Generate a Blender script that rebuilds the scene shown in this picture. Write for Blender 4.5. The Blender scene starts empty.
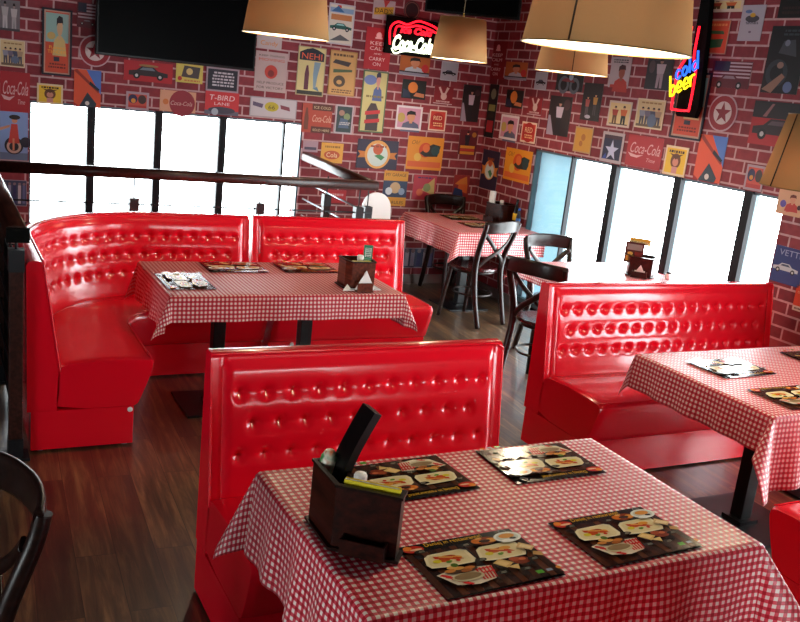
import bpy, bmesh, math, random
from mathutils import Vector, Matrix
random.seed(7)
S = bpy.context.scene
COL = S.collection
PI = math.pi
H = 1.9
# ---------------------------------------------------------------- camera
R = [Vector((0.88833998, -0.44622765, 0.10831881)), Vector((-0.01637989, -0.26653699, -0.96368549)), Vector((0.45889408, 0.8543061, -0.24408463))]
F = 905.39
cd = bpy.data.cameras.new('camera'); cam = bpy.data.objects.new('camera', cd); COL.objects.link(cam)
cd.sensor_width = 36; cd.lens = F/800*36; cd.clip_start = .02; cd.clip_end = 200
m = Matrix.Identity(4)
for i in range(3):
    m[i][0] = R[0][i]; m[i][1] = -R[1][i]; m[i][2] = -R[2][i]
m[2][3] = H
cam.matrix_world = m
S.camera = cam
def ray(x, y):
    a, b = (x-400)/F, (y-311)/F
    return R[0]*a + R[1]*b + R[2]
def atY(x, y, Y):
    r = ray(x, y); return Vector((0, 0, H)) + r*(Y/r.y)
def atX(x, y, X):
    r = ray(x, y); return Vector((0, 0, H)) + r*(X/r.x)

# ---------------------------------------------------------------- materials
def srgb(h):
    h = h.lstrip('#')
    if len(h) == 3: h = ''.join(c*2 for c in h)
    v = [int(h[i:i+2], 16)/255 for i in (0, 2, 4)]
    return tuple((c/12.92 if c <= .04045 else ((c+.055)/1.055)**2.4) for c in v) + (1,)
def newmat(name):
    mt = bpy.data.materials.new(name); mt.use_nodes = True
    nt = mt.node_tree; return mt, nt, nt.nodes['Principled BSDF']
def pmat(name, col, rough=.5, metal=0, coat=0, spec=.5, noise=0, nscale=8, bump=0, bscale=60, trans=0):
    mt, nt, p = newmat(name)
    c = srgb(col) if isinstance(col, str) else tuple(col)+(1,)
    p.inputs['Base Color'].default_value = c
    p.inputs['Roughness'].default_value = rough
    p.inputs['Metallic'].default_value = metal
    p.inputs['Coat Weight'].default_value = coat
    p.inputs['Specular IOR Level'].default_value = spec
    p.inputs['Transmission Weight'].default_value = trans
    tc = nt.nodes.new('ShaderNodeTexCoord')
    if noise:
        n = nt.nodes.new('ShaderNodeTexNoise'); n.inputs['Scale'].default_value = nscale; n.inputs['Detail'].default_value = 4
        nt.links.new(tc.outputs['Object'], n.inputs['Vector'])
        mr = nt.nodes.new('ShaderNodeMapRange'); mr.inputs['To Min'].default_value = 1-noise; mr.inputs['To Max'].default_value = 1+noise
        nt.links.new(n.outputs['Fac'], mr.inputs['Value'])
        mx = nt.nodes.new('ShaderNodeMix'); mx.data_type = 'RGBA'; mx.blend_type = 'MULTIPLY'; mx.inputs[0].default_value = 1
        mx.inputs[6].default_value = c
        nt.links.new(mr.outputs['Result'], mx.inputs[7]); nt.links.new(mx.outputs[2], p.inputs['Base Color'])
    if bump:
        n = nt.nodes.new('ShaderNodeTexNoise'); n.inputs['Scale'].default_value = bscale; n.inputs['Detail'].default_value = 3
        nt.links.new(tc.outputs['Object'], n.inputs['Vector'])
        b = nt.nodes.new('ShaderNodeBump'); b.inputs['Strength'].default_value = bump; b.inputs['Distance'].default_value = .003
        nt.links.new(n.outputs['Fac'], b.inputs['Height']); nt.links.new(b.outputs['Normal'], p.inputs['Normal'])
    return mt
def emat(name, col, strength):
    mt, nt, p = newmat(name)
    p.inputs['Base Color'].default_value = srgb(col)
    p.inputs['Emission Color'].default_value = srgb(col); p.inputs['Emission Strength'].default_value = strength
    return mt
def woodmat(name, c1, c2, rough, coat, sx=60, sy=4, sz=60, spec=.25):
    mt, nt, p = newmat(name)
    tc = nt.nodes.new('ShaderNodeTexCoord'); mp = nt.nodes.new('ShaderNodeMapping'); mp.inputs['Scale'].default_value = (sx, sy, sz)
    n = nt.nodes.new('ShaderNodeTexNoise'); n.inputs['Scale'].default_value = 1; n.inputs['Detail'].default_value = 6
    cr = nt.nodes.new('ShaderNodeValToRGB'); cr.color_ramp.elements[0].position = .35; cr.color_ramp.elements[1].position = .65
    cr.color_ramp.elements[0].color = srgb(c1); cr.color_ramp.elements[1].color = srgb(c2)
    nt.links.new(tc.outputs['Object'], mp.inputs['Vector']); nt.links.new(mp.outputs['Vector'], n.inputs['Vector'])
    nt.links.new(n.outputs['Fac'], cr.inputs['Fac']); nt.links.new(cr.outputs['Color'], p.inputs['Base Color'])
    p.inputs['Roughness'].default_value = rough; p.inputs['Coat Weight'].default_value = coat; p.inputs['Coat Roughness'].default_value = .15; p.inputs['Specular IOR Level'].default_value = spec
    return mt
M = {}
def vinyl():
    mt, nt, p = newmat('red_vinyl')
    p.inputs['Base Color'].default_value = (.80, .003, .018, 1)
    p.inputs['Roughness'].default_value = .2
    p.inputs['Specular IOR Level'].default_value = .55
    p.inputs['Coat Weight'].default_value = .25; p.inputs['Coat Roughness'].default_value = .08
    tc = nt.nodes.new('ShaderNodeTexCoord')
    n = nt.nodes.new('ShaderNodeTexNoise'); n.inputs['Scale'].default_value = 14; n.inputs['Detail'].default_value = 3
    b = nt.nodes.new('ShaderNodeBump'); b.inputs['Strength'].default_value = .06; b.inputs['Distance'].default_value = .01
    nt.links.new(tc.outputs['Object'], n.inputs['Vector']); nt.links.new(n.outputs['Fac'], b.inputs['Height']); nt.links.new(b.outputs['Normal'], p.inputs['Normal'])
    return mt
M['vinyl'] = vinyl()
def gingham():
    mt, nt, p = newmat('gingham_cloth')
    uv = nt.nodes.new('ShaderNodeUVMap'); sep = nt.nodes.new('ShaderNodeSeparateXYZ'); nt.links.new(uv.outputs['UV'], sep.inputs[0])
    outs = []
    for ax in (0, 1):
        a = nt.nodes.new('ShaderNodeMath'); a.operation = 'MULTIPLY'; a.inputs[1].default_value = 1/.022; nt.links.new(sep.outputs[ax], a.inputs[0])
        f = nt.nodes.new('ShaderNodeMath'); f.operation = 'FRACT'; nt.links.new(a.outputs[0], f.inputs[0])
        g = nt.nodes.new('ShaderNodeMath'); g.operation = 'GREATER_THAN'; g.inputs[1].default_value = .5; nt.links.new(f.outputs[0], g.inputs[0])
        outs.append(g)
    s = nt.nodes.new('ShaderNodeMath'); s.operation = 'ADD'; nt.links.new(outs[0].outputs[0], s.inputs[0]); nt.links.new(outs[1].outputs[0], s.inputs[1])
    h = nt.nodes.new('ShaderNodeMath'); h.operation = 'MULTIPLY'; h.inputs[1].default_value = .5; nt.links.new(s.outputs[0], h.inputs[0])
    cr = nt.nodes.new('ShaderNodeValToRGB'); cr.color_ramp.interpolation = 'CONSTANT'
    e = cr.color_ramp.elements; e[0].position = 0; e[0].color = (.85, .73, .66, 1); e[1].position = .9; e[1].color = (.40, .002, .012, 1)
    x = e.new(.3); x.color = (.66, .06, .09, 1)
    nt.links.new(h.outputs[0], cr.inputs['Fac']); nt.links.new(cr.outputs['Color'], p.inputs['Base Color'])
    p.inputs['Roughness'].default_value = .45; p.inputs['Specular IOR Level'].default_value = .4; p.inputs['Coat Weight'].default_value = .15; p.inputs['Coat Roughness'].default_value = .3
    n = nt.nodes.new('ShaderNodeTexNoise'); n.inputs['Scale'].default_value = 9
    nt.links.new(uv.outputs['UV'], n.inputs['Vector'])
    b = nt.nodes.new('ShaderNodeBump'); b.inputs['Strength'].default_value = .25; b.inputs['Distance'].default_value = .01
    nt.links.new(n.outputs['Fac'], b.inputs['Height']); nt.links.new(b.outputs['Normal'], p.inputs['Normal'])
    return mt
M['cloth'] = gingham()
def brickmat(name, axis, mirror=False):
    mt, nt, p = newmat(name)
    tc = nt.nodes.new('ShaderNodeTexCoord'); sep = nt.nodes.new('ShaderNodeSeparateXYZ'); cb = nt.nodes.new('ShaderNodeCombineXYZ')
    nt.links.new(tc.outputs['Object'], sep.inputs[0])
    nt.links.new(sep.outputs[axis], cb.inputs[0]); nt.links.new(sep.outputs[2], cb.inputs[1])
    br = nt.nodes.new('ShaderNodeTexBrick')
    br.inputs['Scale'].default_value = 1; br.inputs['Brick Width'].default_value = .19; br.inputs['Row Height'].default_value = .082
    br.inputs['Mortar Size'].default_value = .0075; br.inputs['Mortar Smooth'].default_value = .25; br.inputs['Bias'].default_value = -.1
    br.inputs['Color1'].default_value = srgb('#8a323a'); br.inputs['Color2'].default_value = srgb('#6a1f28'); br.inputs['Mortar'].default_value = srgb('#bb9898')
    n = nt.nodes.new('ShaderNodeTexNoise'); n.inputs['Scale'].default_value = 22; n.inputs['Detail'].default_value = 5
    nt.links.new(cb.outputs[0], n.inputs['Vector'])
    mx = nt.nodes.new('ShaderNodeMix'); mx.data_type = 'RGBA'; mx.blend_type = 'MULTIPLY'; mx.inputs[0].default_value = 1
    mr = nt.nodes.new('ShaderNodeMapRange'); mr.inputs['To Min'].default_value = .6; mr.inputs['To Max'].default_value = 1.3
    nt.links.new(cb.outputs[0], br.inputs['Vector']); nt.links.new(n.outputs['Fac'], mr.inputs['Value'])
    nt.links.new(br.outputs['Color'], mx.inputs[6]); nt.links.new(mr.outputs['Result'], mx.inputs[7])
    nt.links.new(mx.outputs[2], p.inputs['Base Color'])
    b = nt.nodes.new('ShaderNodeBump'); b.inputs['Strength'].default_value = .15; b.inputs['Distance'].default_value = .003; b.invert = True
    nt.links.new(br.outputs['Fac'], b.inputs['Height']); nt.links.new(b.outputs['Normal'], p.inputs['Normal'])
    p.inputs['Roughness'].default_value = .6; p.inputs['Specular IOR Level'].default_value = .3
    return mt
M['brick_back'] = brickmat('brick_wallpaper_back', 0); M['brick_right'] = brickmat('brick_wallpaper_right', 1)
def floormat():
    mt, nt, p = newmat('wood_plank_floor')
    tc = nt.nodes.new('ShaderNodeTexCoord'); mp = nt.nodes.new('ShaderNodeMapping'); mp.inputs['Rotation'].default_value = (0, 0, math.radians(-87))
    nt.links.new(tc.outputs['Object'], mp.inputs['Vector'])
    br = nt.nodes.new('ShaderNodeTexBrick'); br.offset = .37
    br.inputs['Scale'].default_value = 1; br.inputs['Brick Width'].default_value = 1.1; br.inputs['Row Height'].default_value = .15
    br.inputs['Mortar Size'].default_value = .0016; br.inputs['Mortar Smooth'].default_value = .1; br.inputs['Bias'].default_value = 0
    br.inputs['Color1'].default_value = (0, 0, 0, 1); br.inputs['Color2'].default_value = (1, 1, 1, 1); br.inputs['Mortar'].default_value = (.5, .5, .5, 1)
    nt.links.new(mp.outputs['Vector'], br.inputs['Vector'])
    # grain, shifted per plank
    m2 = nt.nodes.new('ShaderNodeMapping'); m2.inputs['Scale'].default_value = (2.2, 26, 1); nt.links.new(mp.outputs['Vector'], m2.inputs['Vector'])
    ad = nt.nodes.new('ShaderNodeVectorMath'); ad.operation = 'MULTIPLY_ADD'; ad.inputs[1].default_value = (7, 13, 5)
    nt.links.new(br.outputs['Color'], ad.inputs[0]); nt.links.new(m2.outputs['Vector'], ad.inputs[2])
    n = nt.nodes.new('ShaderNodeTexNoise'); n.inputs['Scale'].default_value = 1; n.inputs['Detail'].default_value = 8; n.inputs['Roughness'].default_value = .65; n.inputs['Distortion'].default_value = .6
    nt.links.new(ad.outputs[0], n.inputs['Vector'])
    cr = nt.nodes.new('ShaderNodeValToRGB'); e = cr.color_ramp.elements
    e[0].position = .3; e[0].color = srgb('#221710'); e[1].position = .70; e[1].color = srgb('#86633f')
    x = e.new(.5); x.color = srgb('#4f3824')
    nt.links.new(n.outputs['Fac'], cr.inputs['Fac'])
    mr = nt.nodes.new('ShaderNodeMapRange'); mr.inputs['To Min'].default_value = .5; mr.inputs['To Max'].default_value = 1.35; nt.links.new(br.outputs['Color'], mr.inputs['Value'])
    mx = nt.nodes.new('ShaderNodeMix'); mx.data_type = 'RGBA'; mx.blend_type = 'MULTIPLY'; mx.inputs[0].default_value = 1
    nt.links.new(cr.outputs['Color'], mx.inputs[6]); nt.links.new(mr.outputs['Result'], mx.inputs[7])
    m3 = nt.nodes.new('ShaderNodeMix'); m3.data_type = 'RGBA'; m3.inputs[7].default_value = srgb('#140c08')
    nt.links.new(br.outputs['Fac'], m3.inputs[0]); nt.links.new(mx.outputs[2], m3.inputs[6]); nt.links.new(m3.outputs[2], p.inputs['Base Color'])
    p.inputs['Roughness'].default_value = .4; p.inputs['Specular IOR Level'].default_value = .8; p.inputs['Coat Weight'].default_value = .75; p.inputs['Coat Roughness'].default_value = .2
    b = nt.nodes.new('ShaderNodeBump'); b.inputs['Strength'].default_value = .2; b.inputs['Distance'].default_value = .003
    nt.links.new(n.outputs['Fac'], b.inputs['Height']); nt.links.new(b.outputs['Normal'], p.inputs['Normal'])
    return mt
M['floor'] = floormat()
M['darkwood'] = woodmat('dark_stained_wood', '#120605', '#22100b', .32, .08)
M['railwood'] = woodmat('rail_wood', '#240c08', '#3a1810', .35, .1)
M['caddywood'] = woodmat('caddy_wood', '#1a0704', '#3a130b', .35, .05)
M['caddybrown'] = woodmat('brown_caddy_wood', '#4a1f14', '#6e3422', .35, .2)
M['postwood'] = woodmat('post_wood', '#24100c', '#3c1e18', .5, 0)
M['black'] = pmat('black_metal', '#08080a', .4, .0, spec=.3)
M['blackplastic'] = pmat('black_plastic', '#050506', .3, spec=.25)
M['matteblack'] = pmat('matte_black_panel', '#030303', .8, spec=.1)
M['darkmetal'] = pmat('dark_grey_metal', '#14171c', .5, .2)
M['steel'] = pmat('brushed_steel', '#9aa2a8', .3, .9)
M['tabletop'] = woodmat('table_wood', '#2a130c', '#3d2013', .4, 0)
M['mullion'] = pmat('dark_mullion', '#14161b', .6, 0, spec=.2)
M['alu'] = pmat('pale_aluminium', '#566e76', .5, .2)
M['white'] = pmat('white_plastic', '#f0f0ee', .35)
M['napkin'] = pmat('white_paper', '#f4f4f2', .8, bump=.3)
M['ceiling'] = pmat('dark_ceiling_paint', '#1d1a1c', .8, noise=.2)
M['plaster'] = pmat('plaster_wall', '#4c3230', .8, noise=.15)
M['basebd'] = pmat('grey_baseboard', '#6d655f', .5)
M['darkpit'] = pmat('stairwell_paint', '#0c0a0b', .8)
M['pavement'] = pmat('pavement', '#d8d8d4', .9, noise=.1)
M['yellow'] = pmat('yellow_paper', '#e8cf1c', .5)
M['redcap'] = pmat('red_label', '#b01c20', .5)
M['screen'] = pmat('tv_screen', '#020203', .3, spec=.04)
M['cord'] = pmat('brass_cord', '#b89a50', .4, .6)
M['seatwood'] = woodmat('chair_seat_wood', '#2a0c0c', '#48161a', .2, .5)
def shademat():
    mt = bpy.data.materials.new('lamp_shade_fabric'); mt.use_nodes = True; nt = mt.node_tree; nt.nodes.clear()
    o = nt.nodes.new('ShaderNodeOutputMaterial'); d = nt.nodes.new('ShaderNodeBsdfDiffuse'); t = nt.nodes.new('ShaderNodeBsdfTranslucent'); mx = nt.nodes.new('ShaderNodeMixShader')
    tc = nt.nodes.new('ShaderNodeTexCoord'); n = nt.nodes.new('ShaderNodeTexNoise'); n.inputs['Scale'].default_value = 120
    b = nt.nodes.new('ShaderNodeBump'); b.inputs['Strength'].default_value = .3; b.inputs['Distance'].default_value = .002
    nt.links.new(tc.outputs['Object'], n.inputs['Vector']); nt.links.new(n.outputs['Fac'], b.inputs['Height']); nt.links.new(b.outputs['Normal'], d.inputs['Normal'])
    d.inputs['Color'].default_value = srgb('#cda873'); t.inputs['Color'].default_value = srgb('#cf9a5a'); mx.inputs[0].default_value = .3
    nt.links.new(d.outputs[0], mx.inputs[1]); nt.links.new(t.outputs[0], mx.inputs[2]); nt.links.new(mx.outputs[0], o.inputs[0])
    return mt
M['shade'] = shademat()
def transmat(name, col, fac):
    mt = bpy.data.materials.new(name); mt.use_nodes = True; nt = mt.node_tree; nt.nodes.clear()
    o = nt.nodes.new('ShaderNodeOutputMaterial'); d = nt.nodes.new('ShaderNodeBsdfDiffuse'); t = nt.nodes.new('ShaderNodeBsdfTranslucent'); mx = nt.nodes.new('ShaderNodeMixShader')
    tc = nt.nodes.new('ShaderNodeTexCoord'); w = nt.nodes.new('ShaderNodeTexNoise'); w.inputs['Scale'].default_value = 3
    rp = nt.nodes.new('ShaderNodeValToRGB'); rp.color_ramp.elements[0].color = srgb(col); c2 = srgb(col); rp.color_ramp.elements[1].color = tuple(min(1, q*1.15) for q in c2[:3])+(1,)
    nt.links.new(tc.outputs['Object'], w.inputs['Vector']); nt.links.new(w.outputs['Fac'], rp.inputs['Fac'])
    nt.links.new(rp.outputs['Color'], d.inputs['Color']); nt.links.new(rp.outputs['Color'], t.inputs['Color']); mx.inputs[0].default_value = fac
    nt.links.new(d.outputs[0], mx.inputs[1]); nt.links.new(t.outputs[0], mx.inputs[2]); nt.links.new(mx.outputs[0], o.inputs[0])
    return mt
M['lining'] = transmat('white_lamp_lining', '#f2ece0', .15)
M['blind'] = transmat('pale_blue_blind', '#8c9da3', .6)
def glassmat():
    mt = bpy.data.materials.new('window_glass'); mt.use_nodes = True; nt = mt.node_tree; nt.nodes.clear()
    o = nt.nodes.new('ShaderNodeOutputMaterial'); t = nt.nodes.new('ShaderNodeBsdfTransparent'); g = nt.nodes.new('ShaderNodeBsdfGlossy'); g.inputs['Roughness'].default_value = .02
    lw = nt.nodes.new('ShaderNodeLayerWeight'); lw.inputs['Blend'].default_value = .5; pw = nt.nodes.new('ShaderNodeMath'); pw.operation = 'POWER'; pw.inputs[1].default_value = 5; nt.links.new(lw.outputs['Facing'], pw.inputs[0]); fr = nt.nodes.new('ShaderNodeMath'); fr.operation = 'MULTIPLY_ADD'; fr.inputs[1].default_value = .5; fr.inputs[2].default_value = .025; nt.links.new(pw.outputs[0], fr.inputs[0]); mx = nt.nodes.new('ShaderNodeMixShader'); t.inputs['Color'].default_value = (.95, .98, .98, 1)
    nt.links.new(fr.outputs[0], mx.inputs[0]); nt.links.new(t.outputs[0], mx.inputs[1]); nt.links.new(g.outputs[0], mx.inputs[2]); nt.links.new(mx.outputs[0], o.inputs[0])
    return mt
M['glass'] = glassmat()
CM = {}
def cmat(col, rough=.5):
    k = (col, rough)
    if k not in CM: CM[k] = pmat('print_'+col.lstrip('#'), col, rough, spec=.35)
    return CM[k]

# ---------------------------------------------------------------- mesh helpers
class MB:
    def __init__(s): s.bm = bmesh.new(); s.mats = []; s.uv = None
    def mi(s, mat):
        if mat not in s.mats: s.mats.append(mat)
        return s.mats.index(mat)
    def box(s, x0, y0, z0, x1, y1, z1, mat=None, T=None, bev=0):
        vs = [s.bm.verts.new(v) for v in ((x0,y0,z0),(x1,y0,z0),(x1,y1,z0),(x0,y1,z0),(x0,y0,z1),(x1,y0,z1),(x1,y1,z1),(x0,y1,z1))]
        fs = [s.bm.faces.new([vs[i] for i in f]) for f in ((0,3,2,1),(4,5,6,7),(0,1,5,4),(1,2,6,5),(2,3,7,6),(3,0,4,7))]
        if mat is not None:
            for f in fs: f.material_index = s.mi(mat)
        if T is not None:
            for v in vs: v.co = T @ v.co
        if bev:
            es = {e for f in fs for e in f.edges}
            bmesh.ops.bevel(s.bm, geom=list(es), offset=bev, segments=2, affect='EDGES', profile=.6)
        return s
    def prism(s, pts, z0, z1, T=None, mat=None, top=None):
        n = len(pts); a = [s.bm.verts.new((p[0], p[1], z0)) for p in pts]; tp = top or pts; b = [s.bm.verts.new((p[0], p[1], z1)) for p in tp]
        fs = [s.bm.faces.new(list(reversed(a))), s.bm.faces.new(b)]
        for i in range(n): fs.append(s.bm.faces.new((a[i], a[(i+1) % n], b[(i+1) % n], b[i])))
        if mat is not None:
            for f in fs: f.material_index = s.mi(mat)
        if T is not None:
            for v in a+b: v.co = T @ v.co
        return s
    def loops(s, loops, closed_ring=True, cap=True, closed_path=False, smooth=True):
        vl = [[s.bm.verts.new(p) for p in L] for L in loops]
        n = len(vl[0]); k = len(vl)
        for i in range(k if closed_path else k-1):
            A, B = vl[i], vl[(i+1) % k]
            for j in range(n if closed_ring else n-1):
                f = s.bm.faces.new((A[j], A[(j+1) % n], B[(j+1) % n], B[j])); f.smooth = smooth
        if cap and not closed_path:
            s.bm.faces.new(list(reversed(vl[0]))); s.bm.faces.new(vl[-1])
        return s
    def tube(s, pts, r, seg=10, closed=False, flat=None, up=Vector((0, 0, 1))):
        # flat=(a,b): elliptical/rectangular section a along side, b along up
        pts = [Vector(p) for p in pts]; L = []
        n = len(pts)
        prev = None
        for i, p in enumerate(pts):
            if closed: t = pts[(i+1) % n]-pts[(i-1) % n]
            else: t = pts[min(i+1, n-1)]-pts[max(i-1, 0)]
            t.normalize()
            u = up if prev is None or flat else prev
            if abs(t.dot(u)) > .98 and prev is None: u = Vector((0, 1, 0)) if abs(t.y) < .9 else Vector((1, 0, 0))
            side = t.cross(u).normalized(); uu = side.cross(t).normalized(); prev = uu
            rr = r[i] if isinstance(r, (list, tuple)) else r
            ring = []
            for k in range(seg):
                a = 2*PI*k/seg
                if flat:
                    ca, sa = math.cos(a), math.sin(a)
                    e = .5
                    ring.append(p + side*flat[0]*math.copysign(abs(ca)**e, ca) + uu*flat[1]*math.copysign(abs(sa)**e, sa))
                else: ring.append(p + side*rr*math.cos(a) + uu*rr*math.sin(a))
            L.append(ring)
        return s.loops(L, cap=True, closed_path=closed)
    def lathe(s, prof, seg=32, T=None, smooth=True):
        L = []
        for (r, z) in prof:
            L.append([Vector((max(r, 1e-4)*math.cos(2*PI*k/seg), max(r, 1e-4)*math.sin(2*PI*k/seg), z)) for k in range(seg)])
        if T is not None: L = [[T @ p for p in ring] for ring in L]
        return s.loops(L, cap=True, smooth=smooth)
    def build(s, name, mat=None, parent=None, fix=True, auto=None):
        if fix: bmesh.ops.recalc_face_normals(s.bm, faces=s.bm.faces)
        me = bpy.data.meshes.new(name); s.bm.to_mesh(me); s.bm.free()
        for mt in (s.mats or [mat]): me.materials.append(mt)
        o = bpy.data.objects.new(name, me); COL.objects.link(o)
        if parent is not None: o.parent = parent
        if auto is not None:
            for p in me.polygons: p.use_smooth = True
            try: me.set_sharp_from_angle(angle=math.radians(auto))
            except Exception: pass
        return o
def tag(o, label=None, cat=None, group=None, kind=None):
    if label: o['label'] = label
    if cat: o['category'] = cat
    if group: o['group'] = group
    if kind: o['kind'] = kind
    return o
def empty(name, loc, rz=0):
    o = bpy.data.objects.new(name, None); COL.objects.link(o); o.location = loc; o.rotation_euler = (0, 0, rz); o.empty_display_size = .1
    return o
def thing(name, label, cat, loc=(0, 0, 0), rz=0, group=None):
    return tag(empty(name, loc, rz), label, cat, group)
def struct(o): o['kind'] = 'structure'; return o
def children(o): return [c for c in COL.objects if c.parent == o]
def copy_tree(o, parent=None):
    c = o.copy(); COL.objects.link(c); c.parent = parent
    for ch in children(o): copy_tree(ch, c)
    return c
def cubicpts(pts, n=8):
    pts = [Vector(p) for p in pts]; out = []
    for i in range(len(pts)-1):
        p0 = pts[max(i-1, 0)]; p1 = pts[i]; p2 = pts[i+1]; p3 = pts[min(i+2, len(pts)-1)]
        for k in range(n):
            t = k/n
            out.append(.5*((2*p1)+(p2-p0)*t+(2*p0-5*p1+4*p2-p3)*t*t+(3*p1-p0-3*p2+p3)*t**3))
    out.append(pts[-1]); return out

# text as flat polygons
_txt = {}
def text_mesh(st, shear=0, outline=0):
    k = (st, shear, outline)
    if k in _txt: return _txt[k]
    c = bpy.data.curves.new('t', 'FONT'); c.body = st; c.size = 1; c.shear = shear; c.resolution_u = 3
    if outline: c.fill_mode = 'NONE'; c.bevel_depth = outline; c.bevel_resolution = 1
    o = bpy.data.objects.new('t', c); COL.objects.link(o)
    dg = bpy.context.evaluated_depsgraph_get(); dg.update()
    me = bpy.data.meshes.new_from_object(o.evaluated_get(dg))
    vs = [v.co.copy() for v in me.vertices]; fs = [tuple(p.vertices) for p in me.polygons]
    COL.objects.unlink(o); bpy.data.objects.remove(o); bpy.data.meshes.remove(me)
    _txt[k] = (vs, fs); return _txt[k]

class Art:
    """flat printed sheet w x h metres, origin at its centre, in local xy, thickness t below z=0"""
    def __init__(s, w, h, bg, t=.0015, rough=.5, shape=None):
        s.w, s.h = w, h; s.mb = MB(); s.z = .0; s.rough = rough
        m_ = cmat(bg, rough)
        if shape == 'disc':
            s.mb.prism([(w/2*math.cos(a*PI/20), h/2*math.sin(a*PI/20)) for a in range(40)], -t, 0, mat=m_)
        else: s.mb.box(-w/2, -h/2, -t, w/2, h/2, 0, mat=m_)
    def _p(s, pts, col):
        s.z += .00012
        vs = [s.mb.bm.verts.new(((x-.5)*s.w, (y-.5)*s.h, s.z)) for x, y in pts]
        # fan-safe ngon
        try:
            f = s.mb.bm.faces.new(vs); f.material_index = s.mb.mi(cmat(col, s.rough))
            if f.calc_area() > 0 and f.normal.z < 0: f.normal_flip()
        except Exception: pass
    def r(s, col, x0, y0, x1, y1): s._p([(x0, y0), (x1, y0), (x1, y1), (x0, y1)], col)
    def p(s, col, *pts): s._p(list(pts), col)
    def e(s, col, cx, cy, rx, ry=None):
        ry = rx*s.w/s.h if ry is None else ry
        s._p([(cx+rx*math.cos(a*PI/12), cy+ry*math.sin(a*PI/12)) for a in range(24)], col)
    def star(s, col, cx, cy, r, rot=0):
        k = s.w/s.h; pts = []
        for i in range(10):
            q = r if i % 2 == 0 else r*.4; a = PI/2+i*PI/5+rot; pts.append((cx+q*math.cos(a), cy+q*k*math.sin(a)))
        s._p(pts, col)
    def t(s, col, st, cx, cy, wd, ht=None, shear=0):
        """text centred at cx,cy fit to width wd (fraction of w) and height ht (fraction of h)"""
        vs, fs = text_mesh(st, shear)
        if not vs: return
        x0 = min(v.x for v in vs); x1 = max(v.x for v in vs); y0 = min(v.y for v in vs); y1 = max(v.y for v in vs)
        sx = wd*s.w/(x1-x0); sy = ht*s.h/(y1-y0) if ht else sx
        s.z += .00012; mi = s.mb.mi(cmat(col, s.rough))
        nv = [s.mb.bm.verts.new(((cx-.5)*s.w+(v.x-(x0+x1)/2)*sx, (cy-.5)*s.h+(v.y-(y0+y1)/2)*sy, s.z)) for v in vs]
        for f in fs:
            try: g = s.mb.bm.faces.new([nv[i] for i in f]); g.material_index = mi
            except Exception: pass
    def lines(s, col, x0, x1, y0, y1, n, seed=1):
        rr = random.Random(seed); dh = (y1-y0)/n
        for i in range(n):
            y = y0+i*dh; x = x0+rr.random()*.08
            while x < x1-.03:
                l = .04+rr.random()*.1; s.r(col, x, y+dh*.2, min(x+l, x1), y+dh*.75); x += l+.025
    # motifs
    def bust(s, cx, cy, k, hair, skin, shirt):
        s.p(shirt, (cx-k*.9, cy-k*1.5), (cx+k*.9, cy-k*1.5), (cx+k*.7, cy-k*.7), (cx+k*.25, cy-k*.45), (cx-k*.25, cy-k*.45), (cx-k*.7, cy-k*.7))
        s.r(skin, cx-k*.14, cy-k*.65, cx+k*.14, cy-k*.2)
        s.e(skin, cx, cy, k*.36, k*.46)
        s.p(hair, (cx-k*.42, cy+k*.05), (cx-k*.4, cy+k*.45), (cx-k*.1, cy+k*.62), (cx+k*.35, cy+k*.55), (cx+k*.44, cy+k*.15), (cx+k*.3, cy+k*.25), (cx-k*.25, cy+k*.22))
    def figure(s, cx, y0, k, top, legs, skin='#c89070', hair='#1a1210'):
        s.p(legs, (cx-k*.13, y0), (cx-k*.03, y0), (cx, y0+k*.4), (cx+k*.04, y0), (cx+k*.14, y0), (cx+k*.13, y0+k*.5), (cx-k*.13, y0+k*.5))
        s.p(top, (cx-k*.14, y0+k*.48), (cx+k*.14, y0+k*.48), (cx+k*.2, y0+k*.8), (cx-k*.2, y0+k*.8))
        s.e(skin, cx, y0+k*.89, k*.07, k*.08); s.p(hair, (cx-k*.08, y0+k*.9), (cx+k*.08, y0+k*.9), (cx+k*.05, y0+k), (cx-k*.05, y0+k))
    def car(s, cx, cy, k, col, glass='#9ab', wheel='#111'):
        a = s.w/s.h
        s.p(col, (cx-k, cy-.12*k*a), (cx+k, cy-.12*k*a), (cx+k, cy+.08*k*a), (cx+.5*k, cy+.16*k*a), (cx+.25*k, cy+.36*k*a), (cx-.35*k, cy+.36*k*a), (cx-.6*k, cy+.16*k*a), (cx-k, cy+.1*k*a))
        s.p(glass, (cx-.45*k, cy+.17*k*a), (cx+.35*k, cy+.17*k*a), (cx+.2*k, cy+.3*k*a), (cx-.3*k, cy+.3*k*a))
        for q in (-.6, .6): s.e(wheel, cx+q*k, cy-.12*k*a, k*.17); s.e('#bbb', cx+q*k, cy-.12*k*a, k*.08)
    def build(s, name, mtx, parent=None):
        o = s.mb.build(name, parent=parent, fix=False)
        if parent is None: o.matrix_world = mtx
        return o

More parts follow.
